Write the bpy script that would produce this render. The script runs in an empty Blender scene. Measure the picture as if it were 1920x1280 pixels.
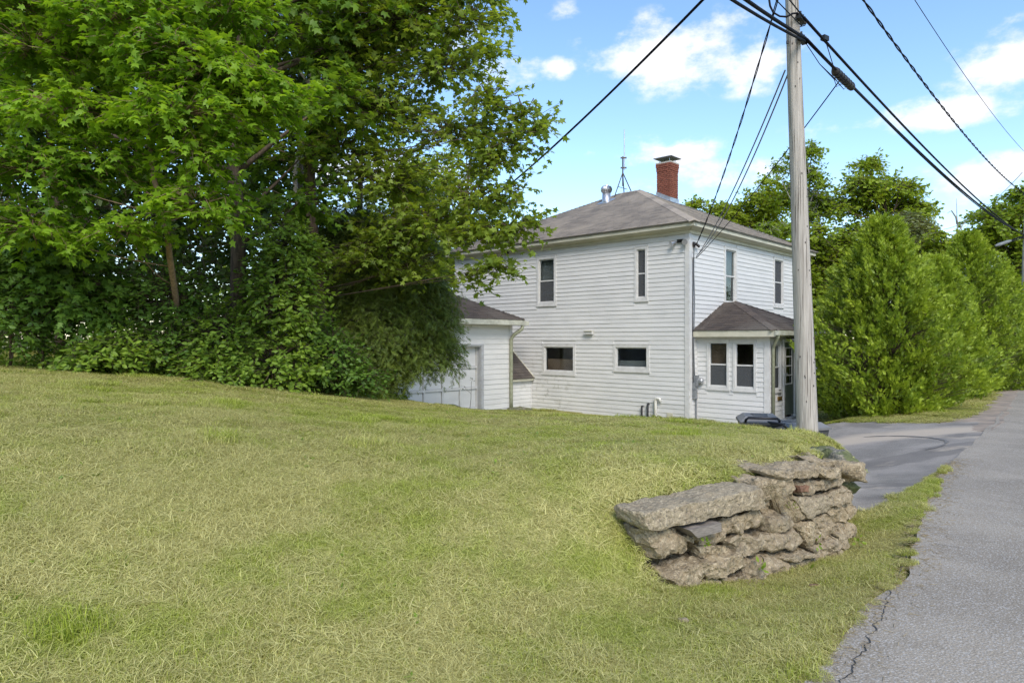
import bpy, math, random
import numpy as np
from mathutils import Vector, Matrix, noise

random.seed(7)
sc = bpy.context.scene
COL = sc.collection

# ------------------------------------------------------------------ camera
F, CX, CY, CAMZ = 1265.0, 960.0, 637.0, 1.6
cam_d = bpy.data.cameras.new('camera')
cam = bpy.data.objects.new('camera', cam_d); COL.objects.link(cam)
cam.location = (0, 0, CAMZ); cam.rotation_euler = (math.pi/2, 0, 0)
cam_d.sensor_width = 36.0; cam_d.lens = 36.0*F/1920.0
cam_d.shift_y = -3.0/1920.0
cam_d.clip_start = 0.05; cam_d.clip_end = 3000
sc.camera = cam

# ------------------------------------------------------------------ sky, sun, exposure
SUN_EL, SUN_AZ = math.radians(43), math.radians(172)      # azimuth the light comes FROM, clockwise from +Y
w = bpy.data.worlds.new('World'); sc.world = w; w.use_nodes = True
def build_world():
    nt = w.node_tree; nt.nodes.clear(); N = nt.nodes.new; Lk = nt.links.new
    out = N('ShaderNodeOutputWorld'); bg = N('ShaderNodeBackground')
    sky = N('ShaderNodeTexSky'); sky.sky_type = 'NISHITA'; sky.sun_disc = False
    sky.sun_elevation = SUN_EL; sky.sun_rotation = SUN_AZ
    sky.air_density = 1.0; sky.dust_density = 0.6; sky.ozone_density = 1.0
    tc = N('ShaderNodeTexCoord'); sep = N('ShaderNodeSeparateXYZ')
    Lk(tc.outputs['Generated'], sep.inputs[0])
    def math_(op, a, b=None, clamp=False):
        n = N('ShaderNodeMath'); n.operation = op; n.use_clamp = clamp
        for i, x in enumerate((a, b)):
            if x is None: continue
            if isinstance(x, (int, float)): n.inputs[i].default_value = x
            else: Lk(x, n.inputs[i])
        return n.outputs[0]
    # noise warps the cloud outlines
    nz = N('ShaderNodeTexNoise'); nz.inputs['Scale'].default_value = 13; nz.inputs['Detail'].default_value = 9
    nz.inputs['Roughness'].default_value = 0.6
    mp = N('ShaderNodeMapping'); mp.inputs['Scale'].default_value = (1, 1, 1.7)
    Lk(tc.outputs['Generated'], mp.inputs[0]); Lk(mp.outputs[0], nz.inputs['Vector'])
    nz2 = N('ShaderNodeTexNoise'); nz2.inputs['Scale'].default_value = 3.1; nz2.inputs['Detail'].default_value = 6
    Lk(mp.outputs[0], nz2.inputs['Vector'])
    total = None
    # named clouds of this sky: direction (pixel), half sizes in pixels, strength
    for (u, v, a, b, s) in CLOUDS:
        d = Vector(((u-CX)/F, 1.0, (CY-v)/F)); k = 1.0/d.length; d.normalize()
        sub = N('ShaderNodeVectorMath'); sub.operation = 'SUBTRACT'
        Lk(tc.outputs['Generated'], sub.inputs[0]); sub.inputs[1].default_value = d
        mul = N('ShaderNodeVectorMath'); mul.operation = 'MULTIPLY'
        Lk(sub.outputs[0], mul.inputs[0]); mul.inputs[1].default_value = (F/a/k, F/a/k*0.6, F/b/k)
        ln = N('ShaderNodeVectorMath'); ln.operation = 'LENGTH'; Lk(mul.outputs[0], ln.inputs[0])
        g = math_('MULTIPLY', math_('SUBTRACT', 1.25, ln.outputs['Value'], True), s)
        total = g if total is None else math_('MAXIMUM', total, g)
    # scattered clouds over the rest of the sky, cover raised for neutral fill light
    gen = math_('MULTIPLY', math_('SUBTRACT', nz2.outputs['Fac'], 0.46, True), 3.4)
    away = math_('MULTIPLY', gen, math_('SUBTRACT', 0.9, sep.outputs['Y'], True))
    total = math_('MAXIMUM', total, away)
    wob = math_('MULTIPLY', math_('SUBTRACT', nz.outputs['Fac'], 0.5), 3.4)
    dens = math_('ADD', total, math_('MULTIPLY', wob, math_('MINIMUM', math_('MULTIPLY', total, 3.0), 1.0)))
    mr = N('ShaderNodeMapRange'); mr.interpolation_type = 'SMOOTHSTEP'
    Lk(dens, mr.inputs['Value']); mr.inputs['From Min'].default_value = 0.2; mr.inputs['From Max'].default_value = 1.15
    hsv = N('ShaderNodeHueSaturation'); hsv.inputs['Saturation'].default_value = SKY_SAT; hsv.inputs['Value'].default_value = SKY_VAL
    Lk(sky.outputs[0], hsv.inputs['Color'])
    mix = N('ShaderNodeMix'); mix.data_type = 'RGBA'
    Lk(math_('MULTIPLY', mr.outputs[0], 0.92), mix.inputs['Factor'])
    Lk(hsv.outputs[0], mix.inputs['A']); mix.inputs['B'].default_value = CLOUD_COL
    Lk(mix.outputs['Result'], bg.inputs['Color']); bg.inputs['Strength'].default_value = 0.15
    Lk(bg.outputs[0], out.inputs[0])
CLOUDS = [(1265, 100, 190, 75, 1.0), (1400, 120, 110, 60, .8), (955, 128, 80, 34, .7), (1046, 130, 46, 22, .75), (1235, 288, 120, 34, 1.0), (1330, 330, 150, 45, .6),
          (1770, 214, 120, 38, 1.05), (1885, 118, 95, 70, 1.05), (1850, 335, 130, 46, 1.0), (1062, 20, 46, 20, .6), (1102, 290, 36, 20, .7), (1085, 75, 30, 16, .5),
          (1620, 232, 170, 22, .55), (1040, 405, 130, 30, .3), (1920, 30, 40, 20, .6), (700, 330, 200, 60, .7), (760, 60, 160, 50, .6), (300, 120, 300, 90, .7)]
SKY_SAT, SKY_VAL = 1.12, .85
CLOUD_COL = (3.6, 3.55, 3.65, 1)
build_world()
sun_d = bpy.data.lights.new('sun', 'SUN'); sun = bpy.data.objects.new('sun', sun_d); COL.objects.link(sun)
sun_d.energy = 1.4; sun_d.angle = math.radians(24); sun_d.color = (1.0, .93, .83)
sd = Vector((math.sin(SUN_AZ)*math.cos(SUN_EL), math.cos(SUN_AZ)*math.cos(SUN_EL), math.sin(SUN_EL)))
sun.location = sd*60; sun.rotation_euler = sd.to_track_quat('Z', 'Y').to_euler()
sc.view_settings.view_transform = 'Standard'; sc.view_settings.look = 'None'
sc.view_settings.exposure = 1.2; sc.view_settings.gamma = 1.0; sc.view_settings.use_curve_mapping = False
sc.render.engine = 'CYCLES'
sc.cycles.max_bounces = 8; sc.cycles.diffuse_bounces = 4; sc.cycles.transmission_bounces = 6; sc.cycles.transparent_max_bounces = 12
sc.cycles.use_denoising = True; sc.cycles.denoiser = 'OPENIMAGEDENOISE'; sc.cycles.denoising_prefilter = 'NONE'; sc.cycles.denoising_input_passes = 'RGB_ALBEDO_NORMAL'
sc.cycles.use_adaptive_sampling = False

# ------------------------------------------------------------------ helpers
def P(u, v, Y):
    """the point at depth Y that the photograph shows at pixel (u, v)"""
    return Vector(((u-CX)/F*Y, Y, CAMZ+(CY-v)/F*Y))

WO = {}
def finish(o, parent, label=None, cat=None, group=None, kind=None):
    COL.objects.link(o)
    if parent is not None: o.parent = parent
    if label: o['label'] = label
    if cat: o['category'] = cat
    if group: o['group'] = group
    if kind: o['kind'] = kind
    return o

def thing(name, loc, label, cat, group=None):
    o = bpy.data.objects.new(name, None); o.empty_display_size = .2
    o.location = loc; finish(o, None, label, cat, group)
    WO[o.name] = Vector(loc); return o

class MB:
    def __init__(s): s.v = []; s.f = []
    def add(s, vs, fs):
        b = len(s.v); s.v += [tuple(p) for p in vs]; s.f += [tuple(i+b for i in f) for f in fs]; return s
    def hexa(s, p):
        return s.add(p, [(0,3,2,1),(4,5,6,7),(0,1,5,4),(1,2,6,5),(2,3,7,6),(3,0,4,7)])
    def box(s, c, sx, sy, sz, rz=0):
        cs, sn = math.cos(rz), math.sin(rz); p = []
        for z in (-sz/2, sz/2):
            for x, y in ((-sx/2,-sy/2),(sx/2,-sy/2),(sx/2,sy/2),(-sx/2,sy/2)):
                p.append((c[0]+x*cs-y*sn, c[1]+x*sn+y*cs, c[2]+z))
        return s.hexa(p)
    def tube(s, path, r, n=8, cap=True):
        path = [Vector(p) for p in path]; R = r if isinstance(r, (list, tuple)) else [r]*len(path)
        b = len(s.v); prev = None
        for i, p in enumerate(path):
            t = (path[min(i+1, len(path)-1)]-path[max(i-1, 0)])
            if t.length < 1e-9: t = Vector((0,0,1))
            t.normalize()
            if prev is None: a = t.orthogonal().normalized()
            else:
                a = prev - t*prev.dot(t); a = a.normalized() if a.length > 1e-6 else t.orthogonal().normalized()
            prev = a; c = t.cross(a)
            for k in range(n):
                q = 2*math.pi*k/n; s.v.append(tuple(p + (a*math.cos(q)+c*math.sin(q))*R[i]))
        for i in range(len(path)-1):
            for k in range(n):
                k2 = (k+1) % n; s.f.append((b+i*n+k, b+i*n+k2, b+(i+1)*n+k2, b+(i+1)*n+k))
        if cap:
            s.f.append(tuple(b+k for k in range(n-1, -1, -1))); m = b+(len(path)-1)*n; s.f.append(tuple(m+k for k in range(n)))
        return s
    def lathe(s, c, prof, n=16):
        b = len(s.v)
        for r, z in prof:
            for k in range(n):
                q = 2*math.pi*k/n; s.v.append((c[0]+r*math.cos(q), c[1]+r*math.sin(q), c[2]+z))
        for i in range(len(prof)-1):
            for k in range(n):
                k2 = (k+1) % n; s.f.append((b+i*n+k, b+i*n+k2, b+(i+1)*n+k2, b+(i+1)*n+k))
        s.f.append(tuple(b+k for k in range(n-1, -1, -1))); m = b+(len(prof)-1)*n; s.f.append(tuple(m+k for k in range(n)))
        return s

def wpos(parent): return WO[parent.name] if parent is not None else Vector((0,0,0))

def obj(name, mb, mat, parent=None, smooth=False, **kw):
    v = np.array(mb.v, dtype=float)
    c = Vector((v.max(0)+v.min(0))/2) if kw.pop('center', True) else Vector((0,0,0))
    me = bpy.data.meshes.new(name)
    me.from_pydata([tuple(p) for p in (v-np.array(c))], [], mb.f); me.update()
    if mat: me.materials.append(mat)
    if smooth: me.polygons.foreach_set('use_smooth', [True]*len(me.polygons))
    o = bpy.data.objects.new(name, me); finish(o, parent, **kw)
    o.location = c - wpos(parent); WO[o.name] = c
    return o

def fast_mesh(name, V, T, mat=None, attrs=None, smooth=False):
    """V Nx3, T Mx3 triangles; attrs: name -> per-vertex float array"""
    me = bpy.data.meshes.new(name)
    V = np.ascontiguousarray(V, dtype=np.float32); T = np.ascontiguousarray(T, dtype=np.int32)
    me.vertices.add(len(V)); me.vertices.foreach_set('co', V.ravel())
    me.loops.add(T.size); me.loops.foreach_set('vertex_index', T.ravel())
    me.polygons.add(len(T)); me.polygons.foreach_set('loop_start', np.arange(0, T.size, 3, dtype=np.int32))
    if smooth: me.polygons.foreach_set('use_smooth', np.ones(len(T), dtype=bool))
    me.update(calc_edges=True)
    for k, a in (attrs or {}).items():
        at = me.attributes.new(k, 'FLOAT', 'POINT'); at.data.foreach_set('value', np.ascontiguousarray(a, dtype=np.float32))
    if mat: me.materials.append(mat)
    return me

def mobj(name, me, parent=None, c=None, **kw):
    o = bpy.data.objects.new(name, me); finish(o, parent, **kw)
    c = Vector(c) if c is not None else Vector((0,0,0))
    o.location = c - wpos(parent); WO[o.name] = c
    return o

# ------------------------------------------------------------------ materials
class NB:
    def __init__(s, name):
        s.m = bpy.data.materials.new(name); s.m.use_nodes = True; s.nt = s.m.node_tree
        s.nt.nodes.clear(); s.out = s.n('ShaderNodeOutputMaterial')
    def n(s, t, **kw):
        x = s.nt.nodes.new(t)
        for k, v in kw.items(): setattr(x, k, v)
        return x
    def l(s, a, b): s.nt.links.new(a, b)
    def setin(s, node, key, val):
        if hasattr(val, 'is_linked') or hasattr(val, 'links'): s.l(val, node.inputs[key])
        else:
            if isinstance(val, (tuple, list)) and len(val) == 3 and node.inputs[key].type == 'RGBA': val = (*val, 1)
            node.inputs[key].default_value = val
    def pos(s): return s.n('ShaderNodeNewGeometry').outputs['Position']
    def objc(s): return s.n('ShaderNodeTexCoord').outputs['Object']
    def rnd(s): return s.n('ShaderNodeObjectInfo').outputs['Random']
    def attr(s, name): x = s.n('ShaderNodeAttribute'); x.attribute_name = name; return x.outputs['Fac']
    def map(s, vec, sc=(1,1,1), loc=(0,0,0)):
        x = s.n('ShaderNodeMapping'); s.l(vec, x.inputs[0]); x.inputs['Scale'].default_value = sc; x.inputs['Location'].default_value = loc; return x.outputs[0]
    def noise(s, vec, scale, detail=4, rough=.55, out='Fac'):
        x = s.n('ShaderNodeTexNoise'); s.l(vec, x.inputs['Vector']); x.inputs['Scale'].default_value = scale
        x.inputs['Detail'].default_value = detail; x.inputs['Roughness'].default_value = rough; return x.outputs[out]
    def vor(s, vec, scale, out='Distance', feature='F1'):
        x = s.n('ShaderNodeTexVoronoi', feature=feature); s.l(vec, x.inputs['Vector']); x.inputs['Scale'].default_value = scale; return x.outputs[out]
    def step(s, x, a, b):
        r = s.n('ShaderNodeMapRange'); r.interpolation_type = 'SMOOTHSTEP'; s.setin(r, 'Value', x)
        r.inputs['From Min'].default_value = a; r.inputs['From Max'].default_value = b; return r.outputs[0]
    def math(s, op, a, b=0.0):
        x = s.n('ShaderNodeMath', operation=op); s.setin(x, 0, a); s.setin(x, 1, b); return x.outputs[0]
    def mix(s, f, a, b, mode='MIX'):
        x = s.n('ShaderNodeMix', data_type='RGBA', blend_type=mode); s.setin(x, 'Factor', f)
        for k, v in ((6, a), (7, b)):
            if isinstance(v, (tuple, list)): x.inputs[k].default_value = (*v[:3], 1)
            else: s.l(v, x.inputs[k])
        return x.outputs[2]
    def bsdf(s, col, rough=.6, spec=.4, metal=0.0, bump=None, bstr=.3, bdist=.02, normal=None):
        p = s.n('ShaderNodeBsdfPrincipled'); s.setin(p, 'Base Color', col); s.setin(p, 'Roughness', rough)
        s.setin(p, 'Metallic', metal); s.setin(p, 'Specular IOR Level', spec)
        if bump is not None:
            b = s.n('ShaderNodeBump'); s.l(bump, b.inputs['Height']); b.inputs['Strength'].default_value = bstr; b.inputs['Distance'].default_value = bdist
            s.l(b.outputs[0], p.inputs['Normal'])
        return p.outputs[0]
    def end(s, sh): s.l(sh, s.out.inputs['Surface']); return s.m

def simple(name, c1, c2=None, scale=3.0, rough=.6, spec=.4, metal=0.0, bump=0.0, bscale=40.0, stretch=(1,1,1), rv=0.0):
    b = NB(name); p = b.map(b.pos(), stretch)
    c2 = c2 or tuple(x*.75 for x in c1)
    f = b.step(b.noise(p, scale, 6), .3, .7)
    col = b.mix(f, c1, c2)
    if rv: col = b.mix(b.math('MULTIPLY', b.rnd(), rv), col, tuple(x*.45 for x in c1))
    return b.end(b.bsdf(col, rough, spec, metal, b.noise(p, bscale, 5) if bump else None, bump, .01))

def paint_mat():
    b = NB('white_paint'); p = b.pos()
    c = b.mix(b.step(b.noise(b.map(p, (1,1,3)), 1.3, 5), .35, .75), (.66,.65,.63), (.585,.58,.565))
    c = b.mix(b.math('MULTIPLY', b.rnd(), .16), c, (.55,.55,.54))
    streak = b.step(b.noise(b.map(p, (5,5,.5)), 3.0, 6), .58, .8)
    c = b.mix(b.math('MULTIPLY', streak, .22), c, (.42,.42,.38))
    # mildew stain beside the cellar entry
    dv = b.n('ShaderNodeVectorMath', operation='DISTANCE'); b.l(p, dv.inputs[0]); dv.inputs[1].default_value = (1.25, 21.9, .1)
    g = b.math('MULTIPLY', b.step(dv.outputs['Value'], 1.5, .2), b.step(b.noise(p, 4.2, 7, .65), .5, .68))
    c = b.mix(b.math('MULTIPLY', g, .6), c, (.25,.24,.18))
    fine = b.step(b.noise(b.map(p, (9,9,40)), 4, 5), .62, .75)
    c = b.mix(b.math('MULTIPLY', fine, .18), c, (.5,.5,.47))
    return b.end(b.bsdf(c, .5, .35, 0, b.noise(b.map(p, (3,3,30)), 6, 5), .12, .006))

M = {}
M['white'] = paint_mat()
M['trim'] = simple('white_trim_paint', (.64,.63,.61), (.55,.54,.52), 6, .45, .4, bump=.08, bscale=30)
M['jamb'] = simple('grey_jamb', (.42,.43,.44), (.36,.36,.37), 5, .5)
M['cream'] = simple('cream_fascia_paint', (.58,.55,.44), (.47,.45,.35), 2.5, .5, .35, bump=.08, bscale=20)
M['olive'] = simple('olive_gutter_paint', (.30,.31,.22), (.22,.23,.15), 8, .45, .4)
M['gutter'] = simple('aluminium_gutter', (.5,.5,.42), (.33,.33,.27), 5, .4, .5)
M['sheath'] = simple('dark_sheathing', (.25,.24,.22), (.2,.19,.17), 3, .8)
M['black'] = simple('black_rubber', (.012,.012,.016), (.02,.02,.024), 10, .5, .4)
M['cable'] = simple('cable_jacket', (.006,.006,.010), (.011,.011,.015), 10, .7, .12)
M['cable_grey'] = simple('grey_cable_jacket', (.22,.22,.26), (.16,.16,.19), 10, .5)
M['iron'] = simple('dark_iron', (.05,.05,.055), (.09,.07,.06), 14, .5, .5, .6, .1)
M['galv'] = simple('galvanised_steel', (.6,.61,.62), (.42,.43,.45), 9, .35, .5, .8)
M['meter'] = simple('grey_enamel', (.21,.22,.23), (.15,.16,.17), 8, .45)
M['brick'] = simple('red_brick', (.29,.105,.068), (.19,.066,.046), 14, .85, .2, bump=.3, bscale=60, rv=.5)
M['mortar'] = simple('mortar', (.46,.42,.37), (.36,.33,.29), 20, .9, .2, bump=.3)
M['concrete'] = simple('mossy_concrete', (.24,.25,.16), (.15,.18,.09), 7, .9, .2, bump=.3)
M['wood_chock'] = simple('weathered_board', (.26,.23,.20), (.16,.14,.12), 9, .8, .2, bump=.3, stretch=(2,2,14))
M['green_door'] = simple('sage_green_paint', (.125,.145,.115), (.10,.12,.095), 4, .5, .4)
M['brass'] = simple('brass', (.42,.27,.08), (.25,.15,.05), 12, .4, .5, .8)
M['bin'] = simple('charcoal_plastic', (.05,.05,.051), (.07,.07,.071), 5, .45, .4)
M['binlid'] = simple('slate_grey_plastic', (.175,.172,.17), (.135,.133,.132), 5, .42, .45)
M['rust'] = simple('rusty_brick_chunk', (.22,.125,.08), (.10,.06,.045), 9, .9, .2, bump=.4)
M['blind'] = simple('interior_cloth', (.32,.32,.31), (.25,.25,.25), 3, .8)
M['brownroom'] = simple('brown_room', (.30,.20,.14), (.18,.12,.085), 2, .8)
M['bronze'] = simple('bronze_fitting', (.03,.028,.025), None, 8, .4, .5, .5)
M['paintpipe'] = simple('white_pvc', (.72,.70,.64), (.6,.58,.52), 8, .4)

def shingle_mat(name, a, bb, cc):
    b = NB(name); p = b.pos()
    c = b.mix(b.attr('tint'), a, bb)
    c = b.mix(b.math('MULTIPLY', b.step(b.noise(b.map(p, (1,1,.6)), .9, 6, .6), .4, .7), .75), c, cc)
    c = b.mix(b.math('MULTIPLY', b.step(b.noise(p, 130, 2), .55, .7), .3), c, (.34,.33,.32))
    return b.end(b.bsdf(c, .9, .2, 0, b.noise(p, 160, 2), .3, .004))
M['shingle'] = shingle_mat('roof_shingle_grey', (.265,.232,.20), (.175,.157,.14), (.345,.30,.25))
M['shingle_brown'] = shingle_mat('roof_shingle_brown', (.085,.068,.058), (.055,.045,.042), (.13,.115,.10))

def glass_mat(name, tint, gl):
    b = NB(name)
    tr = b.n('ShaderNodeBsdfTransparent'); tr.inputs[0].default_value = (*tint, 1)
    g = b.n('ShaderNodeBsdfGlossy'); g.inputs['Color'].default_value = (.9,.93,.95,1); g.inputs['Roughness'].default_value = .03
    p = b.pos(); bp = b.n('ShaderNodeBump'); b.l(b.noise(p, 1.5, 2), bp.inputs['Height']); bp.inputs['Strength'].default_value = .08
    b.l(bp.outputs[0], g.inputs['Normal'])
    lw = b.n('ShaderNodeLayerWeight'); lw.inputs[0].default_value = .5
    mx = b.n('ShaderNodeMixShader'); b.l(b.math('ADD', b.math('POWER', lw.outputs['Facing'], 5.0), gl), mx.inputs[0]); b.l(tr.outputs[0], mx.inputs[1]); b.l(g.outputs[0], mx.inputs[2])
    return b.end(mx.outputs[0])
M['glass'] = glass_mat('window_glass', (.75,.78,.78), .03)
def screen_mat():
    b = NB('insect_screen'); tr = b.n('ShaderNodeBsdfTransparent'); tr.inputs[0].default_value = (.8,.8,.8,1)
    d = b.n('ShaderNodeBsdfDiffuse'); d.inputs[0].default_value = (.105,.11,.115,1)
    mx = b.n('ShaderNodeMixShader'); mx.inputs[0].default_value = .7; b.l(tr.outputs[0], mx.inputs[1]); b.l(d.outputs[0], mx.inputs[2])
    return b.end(mx.outputs[0])
M['screen'] = screen_mat()

def pole_mat():
    b = NB('weathered_pole_wood'); p = b.objc()
    v = b.map(p, (16, 16, .55))
    c = b.mix(b.step(b.noise(v, 3, 8, .65), .3, .7), (.46,.42,.37), (.30,.27,.235))
    crack = b.step(b.noise(b.map(p, (22,22,.35)), 2.2, 6, .55), .575, .63)
    c = b.mix(b.math('MULTIPLY', crack, .75), c, (.09,.075,.06))
    c = b.mix(b.math('MULTIPLY', b.step(b.vor(b.map(p,(9,9,3)), 4.0), .10, .03), .5), c, (.12,.10,.09))
    h = b.math('SUBTRACT', b.noise(v, 4, 8), b.math('MULTIPLY', crack, .8))
    return b.end(b.bsdf(c, .85, .2, 0, h, .5, .02))
M['pole'] = pole_mat()

def stone_mat(name, a, bb, moss=.0):
    b = NB(name); p = b.pos()
    n1 = b.noise(p, 7, 8, .65); n2 = b.noise(p, 34, 6, .75)
    c = b.mix(b.step(n1, .35, .65), a, bb)
    c = b.mix(b.math('MULTIPLY', b.step(n2, .50, .62), .75), c, (.52,.435,.30))
    c = b.mix(b.math('MULTIPLY', b.step(b.noise(b.map(p, (1,1,1), (4,4,4)), 26, 7, .75), .54, .63), .7), c, (.10,.088,.068))
    c = b.mix(b.math('MULTIPLY', b.step(b.noise(p, 85, 4), .57, .66), .75), c, (.085,.08,.07))
    c = b.mix(b.math('MULTIPLY', b.step(b.vor(p, 60), .22, .05), .6), c, (.16,.15,.14))
    c = b.mix(b.math('MULTIPLY', b.rnd(), .3), c, (.26,.22,.17))
    lich = b.step(b.noise(p, 5.5, 9, .7), .60, .66)
    c = b.mix(b.math('MULTIPLY', lich, .4), c, (.13,.13,.115))
    if moss:
        c = b.mix(b.math('MULTIPLY', b.step(b.noise(p, 9, 6), .38, .55), moss), c, (.125,.14,.055))
    h = b.math('ADD', b.math('MULTIPLY', n2, .7), b.math('MULTIPLY', b.vor(p, 34), .5))
    return b.end(b.bsdf(c, .95, .15, 0, h, .9, .018))
M['stone'] = stone_mat('broken_concrete_stone', (.34,.27,.17), (.25,.195,.122))
M['smooth_stone'] = stone_mat('smooth_cast_face', (.28,.225,.15), (.32,.265,.18))
M['moss_stone'] = stone_mat('mossy_stone', (.17,.17,.14), (.13,.13,.11), .85)

def ground_mat():
    b = NB('lawn_soil'); p = b.pos()
    c = b.mix(b.step(b.noise(p, .8, 6), .35, .65), (.24,.25,.065), (.33,.30,.13))
    c = b.mix(b.step(b.noise(p, 25, 5), .4, .7), c, (.17,.20,.05))
    c = b.mix(b.math('MULTIPLY', b.step(b.noise(p, 90, 3), .5, .7), .6), c, (.38,.34,.17))
    return b.end(b.bsdf(c, .95, .1, 0, b.noise(p, 60, 5), .8, .03))
M['ground'] = ground_mat()

def asphalt(name, a, bb, sand, speck):
    b = NB(name); p = b.pos()
    c = b.mix(b.step(b.noise(p, 1.1, 6, .6), .35, .65), a, bb)
    c = b.mix(b.math('MULTIPLY', b.step(b.noise(b.map(p, (1,1,1), (5,2,0)), .55, 7, .65), .52, .6), .35), c, tuple(x*.68 for x in bb))
    c = b.mix(b.math('MULTIPLY', b.step(b.vor(p, 120, 'Color'), .66, .74), speck*.6), c, (.50,.49,.47))
    c = b.mix(b.math('MULTIPLY', b.step(b.noise(p, 150, 3, .7), .54, .66), .55), c, (.07,.07,.07))
    if sand:
        sep = b.n('ShaderNodeSeparateXYZ'); b.l(p, sep.inputs[0])
        # a band of washed-out sand across the mouth of the driveway, and loose patches of it
        q = b.math('ADD', b.math('MULTIPLY', sep.outputs['X'], .10), sep.outputs['Y'])
        q = b.math('ADD', q, b.math('MULTIPLY', b.math('SUBTRACT', b.noise(b.map(p,(.6,.6,.6)), 1.2, 5), .5), 1.4))
        band = b.math('MULTIPLY', b.step(q, 12.4, 12.9), b.math('SUBTRACT', 1.0, b.step(q, 13.3, 14.0)))
        pt = b.step(b.noise(b.map(p,(.8,1.3,1)), .95, 7, .62), .56, .68)
        f = b.math('MAXIMUM', b.math('MULTIPLY', band, .95), b.math('MULTIPLY', pt, .8))
        dark = b.step(b.noise(b.map(p,(.5,1.0,1),(3,1,0)), 1.1, 5), .52, .6)
        c = b.mix(b.math('MULTIPLY', dark, .5), c, (.13,.122,.113))
        c = b.mix(f, c, (.46,.39,.31))
    h = b.vor(p, 80)
    return b.end(b.bsdf(c, .95, .1, 0, h, .5, .008))
M['road'] = asphalt('old_asphalt', (.315,.275,.22), (.255,.222,.178), False, .75)
M['drive'] = asphalt('driveway_asphalt', (.32,.29,.255), (.225,.207,.183), True, .35)
M['dirt'] = simple('sandy_shoulder', (.36,.29,.23), (.22,.19,.16), 2.2, .95, .1, bump=.5, bscale=50)
M['tar'] = simple('dark_crack', (.03,.03,.03), (.05,.05,.05), 9, .9)
M['tyre'] = simple('tyre_rubber_mark', (.15,.14,.13), (.21,.195,.18), 9, .8)

def leafmat(name, dark, light, trans=.42, rough=.45, spec=.35, warm=1.0):
    b = NB(name)
    t = b.attr('tint')
    base = b.mix(t, dark, light)
    base = b.mix(b.math('MULTIPLY', b.step(b.noise(b.pos(), 1.1, 3), .45, .7), .35), base, tuple(x*y for x, y in zip(light, (1.15,1.05,.7))))
    p = b.n('ShaderNodeBsdfPrincipled'); b.l(base, p.inputs['Base Color']); p.inputs['Roughness'].default_value = rough; p.inputs['Specular IOR Level'].default_value = spec
    tl = b.n('ShaderNodeBsdfTranslucent'); b.l(b.mix(1.0, base, (1.35*warm, 1.25, .55), 'MULTIPLY'), tl.inputs[0])
    mx = b.n('ShaderNodeMixShader'); mx.inputs[0].default_value = trans; b.l(p.outputs[0], mx.inputs[1]); b.l(tl.outputs[0], mx.inputs[2])
    return b.end(mx.outputs[0])
M['bark_tan'] = simple('tan_young_bark', (.30,.205,.13), (.17,.12,.08), 9, .9, .15, bump=.4, bscale=25, stretch=(3,3,.6))
M['bark'] = simple('brown_bark', (.15,.11,.08), (.075,.056,.042), 9, .9, .15, bump=.6, bscale=25, stretch=(3,3,.6))
M['bark_grey'] = simple('grey_bark', (.17,.15,.125), (.10,.09,.078), 9, .9, .15, bump=.5, bscale=25, stretch=(3,3,.6))
M['birch'] = simple('pale_birch_bark', (.42,.40,.36), (.16,.15,.13), 7, .8, .2, stretch=(1,1,5))
M['deadwood'] = simple('bare_dead_wood', (.30,.28,.25), (.2,.19,.17), 6, .9)

# ------------------------------------------------------------------ terrain
D1 = Vector((-.7287, .6848, 0)); D2 = Vector((.6848, .7287, 0)); ZU = Vector((0,0,1))
HC = Vector((4.855, 18.5, 0))                 # house corner nearest the camera
ZB = -.70; HW, HL = 8.6, 9.5                  # ground at the house, its width along D2, its length along D1

UP = [(-3,-4,0),(-1.2,0,0),(-2.5,1,.05),(-.4,1.6,.02),(.1,2.4,.03),(.7,3.0,.03),(.1,3.2,.06),(-1.2,3.1,.14),(-2.4,3.2,.26),(-3.4,4.2,.55),
      (.92,4.42,.12),(.8,4.2,.05),(.7,4.4,.2),(.45,4.1,.12),(.55,4.75,.42),(.95,4.75,.47),(1.6,5.2,.54),(2.4,5.75,.57),(2.9,6.4,.55),(0,4.4,.36),(-1,4.6,.45),
      (0,6,.58),(-1.5,6,.66),(2,7.5,.5),(3.3,8.2,.40),(0,9,.45),(-2,9,.62),(0,14,.02),(-1.5,15,.05),(0,20,-.55),(.66,22.4,-.70),(2.2,20.7,-.69),(4.85,18.5,-.70),(3.6,19.4,-.70),
      (4.16,9.5,.24),(3.3,9.5,.34),(3.0,11,.24),(2.5,13,.03),(3.4,15,-.25),(2.2,16.5,-.3),(4.2,17,-.5),
      (-2.9,3.9,.5),(-3.7,4.8,.78),(-5,6,.98),(-7.6,10,1.18),(-6.1,10.2,1.09),(-4.65,10.5,.95),(-3.64,11.5,.71),(-2.67,13,.46),(-2.6,14.6,.28),(-1.9,18,-.25),(-1.3,20,-.55),(-3.8,17.8,-.25),
      (-9,14,1.25),(-12,10,1.4),(-8,5,1.25),(-15,20,1.3),(-6,20,.3),(-6,28,-.2),(0,30,-.6),(8,30,-.7),(14,32,-.5),(4.6,18.9,-.7),(9,24.8,-.7),(-20,-5,1),(-30,30,1),(0,60,0),(-60,60,1),(-60,0,1)]
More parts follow.
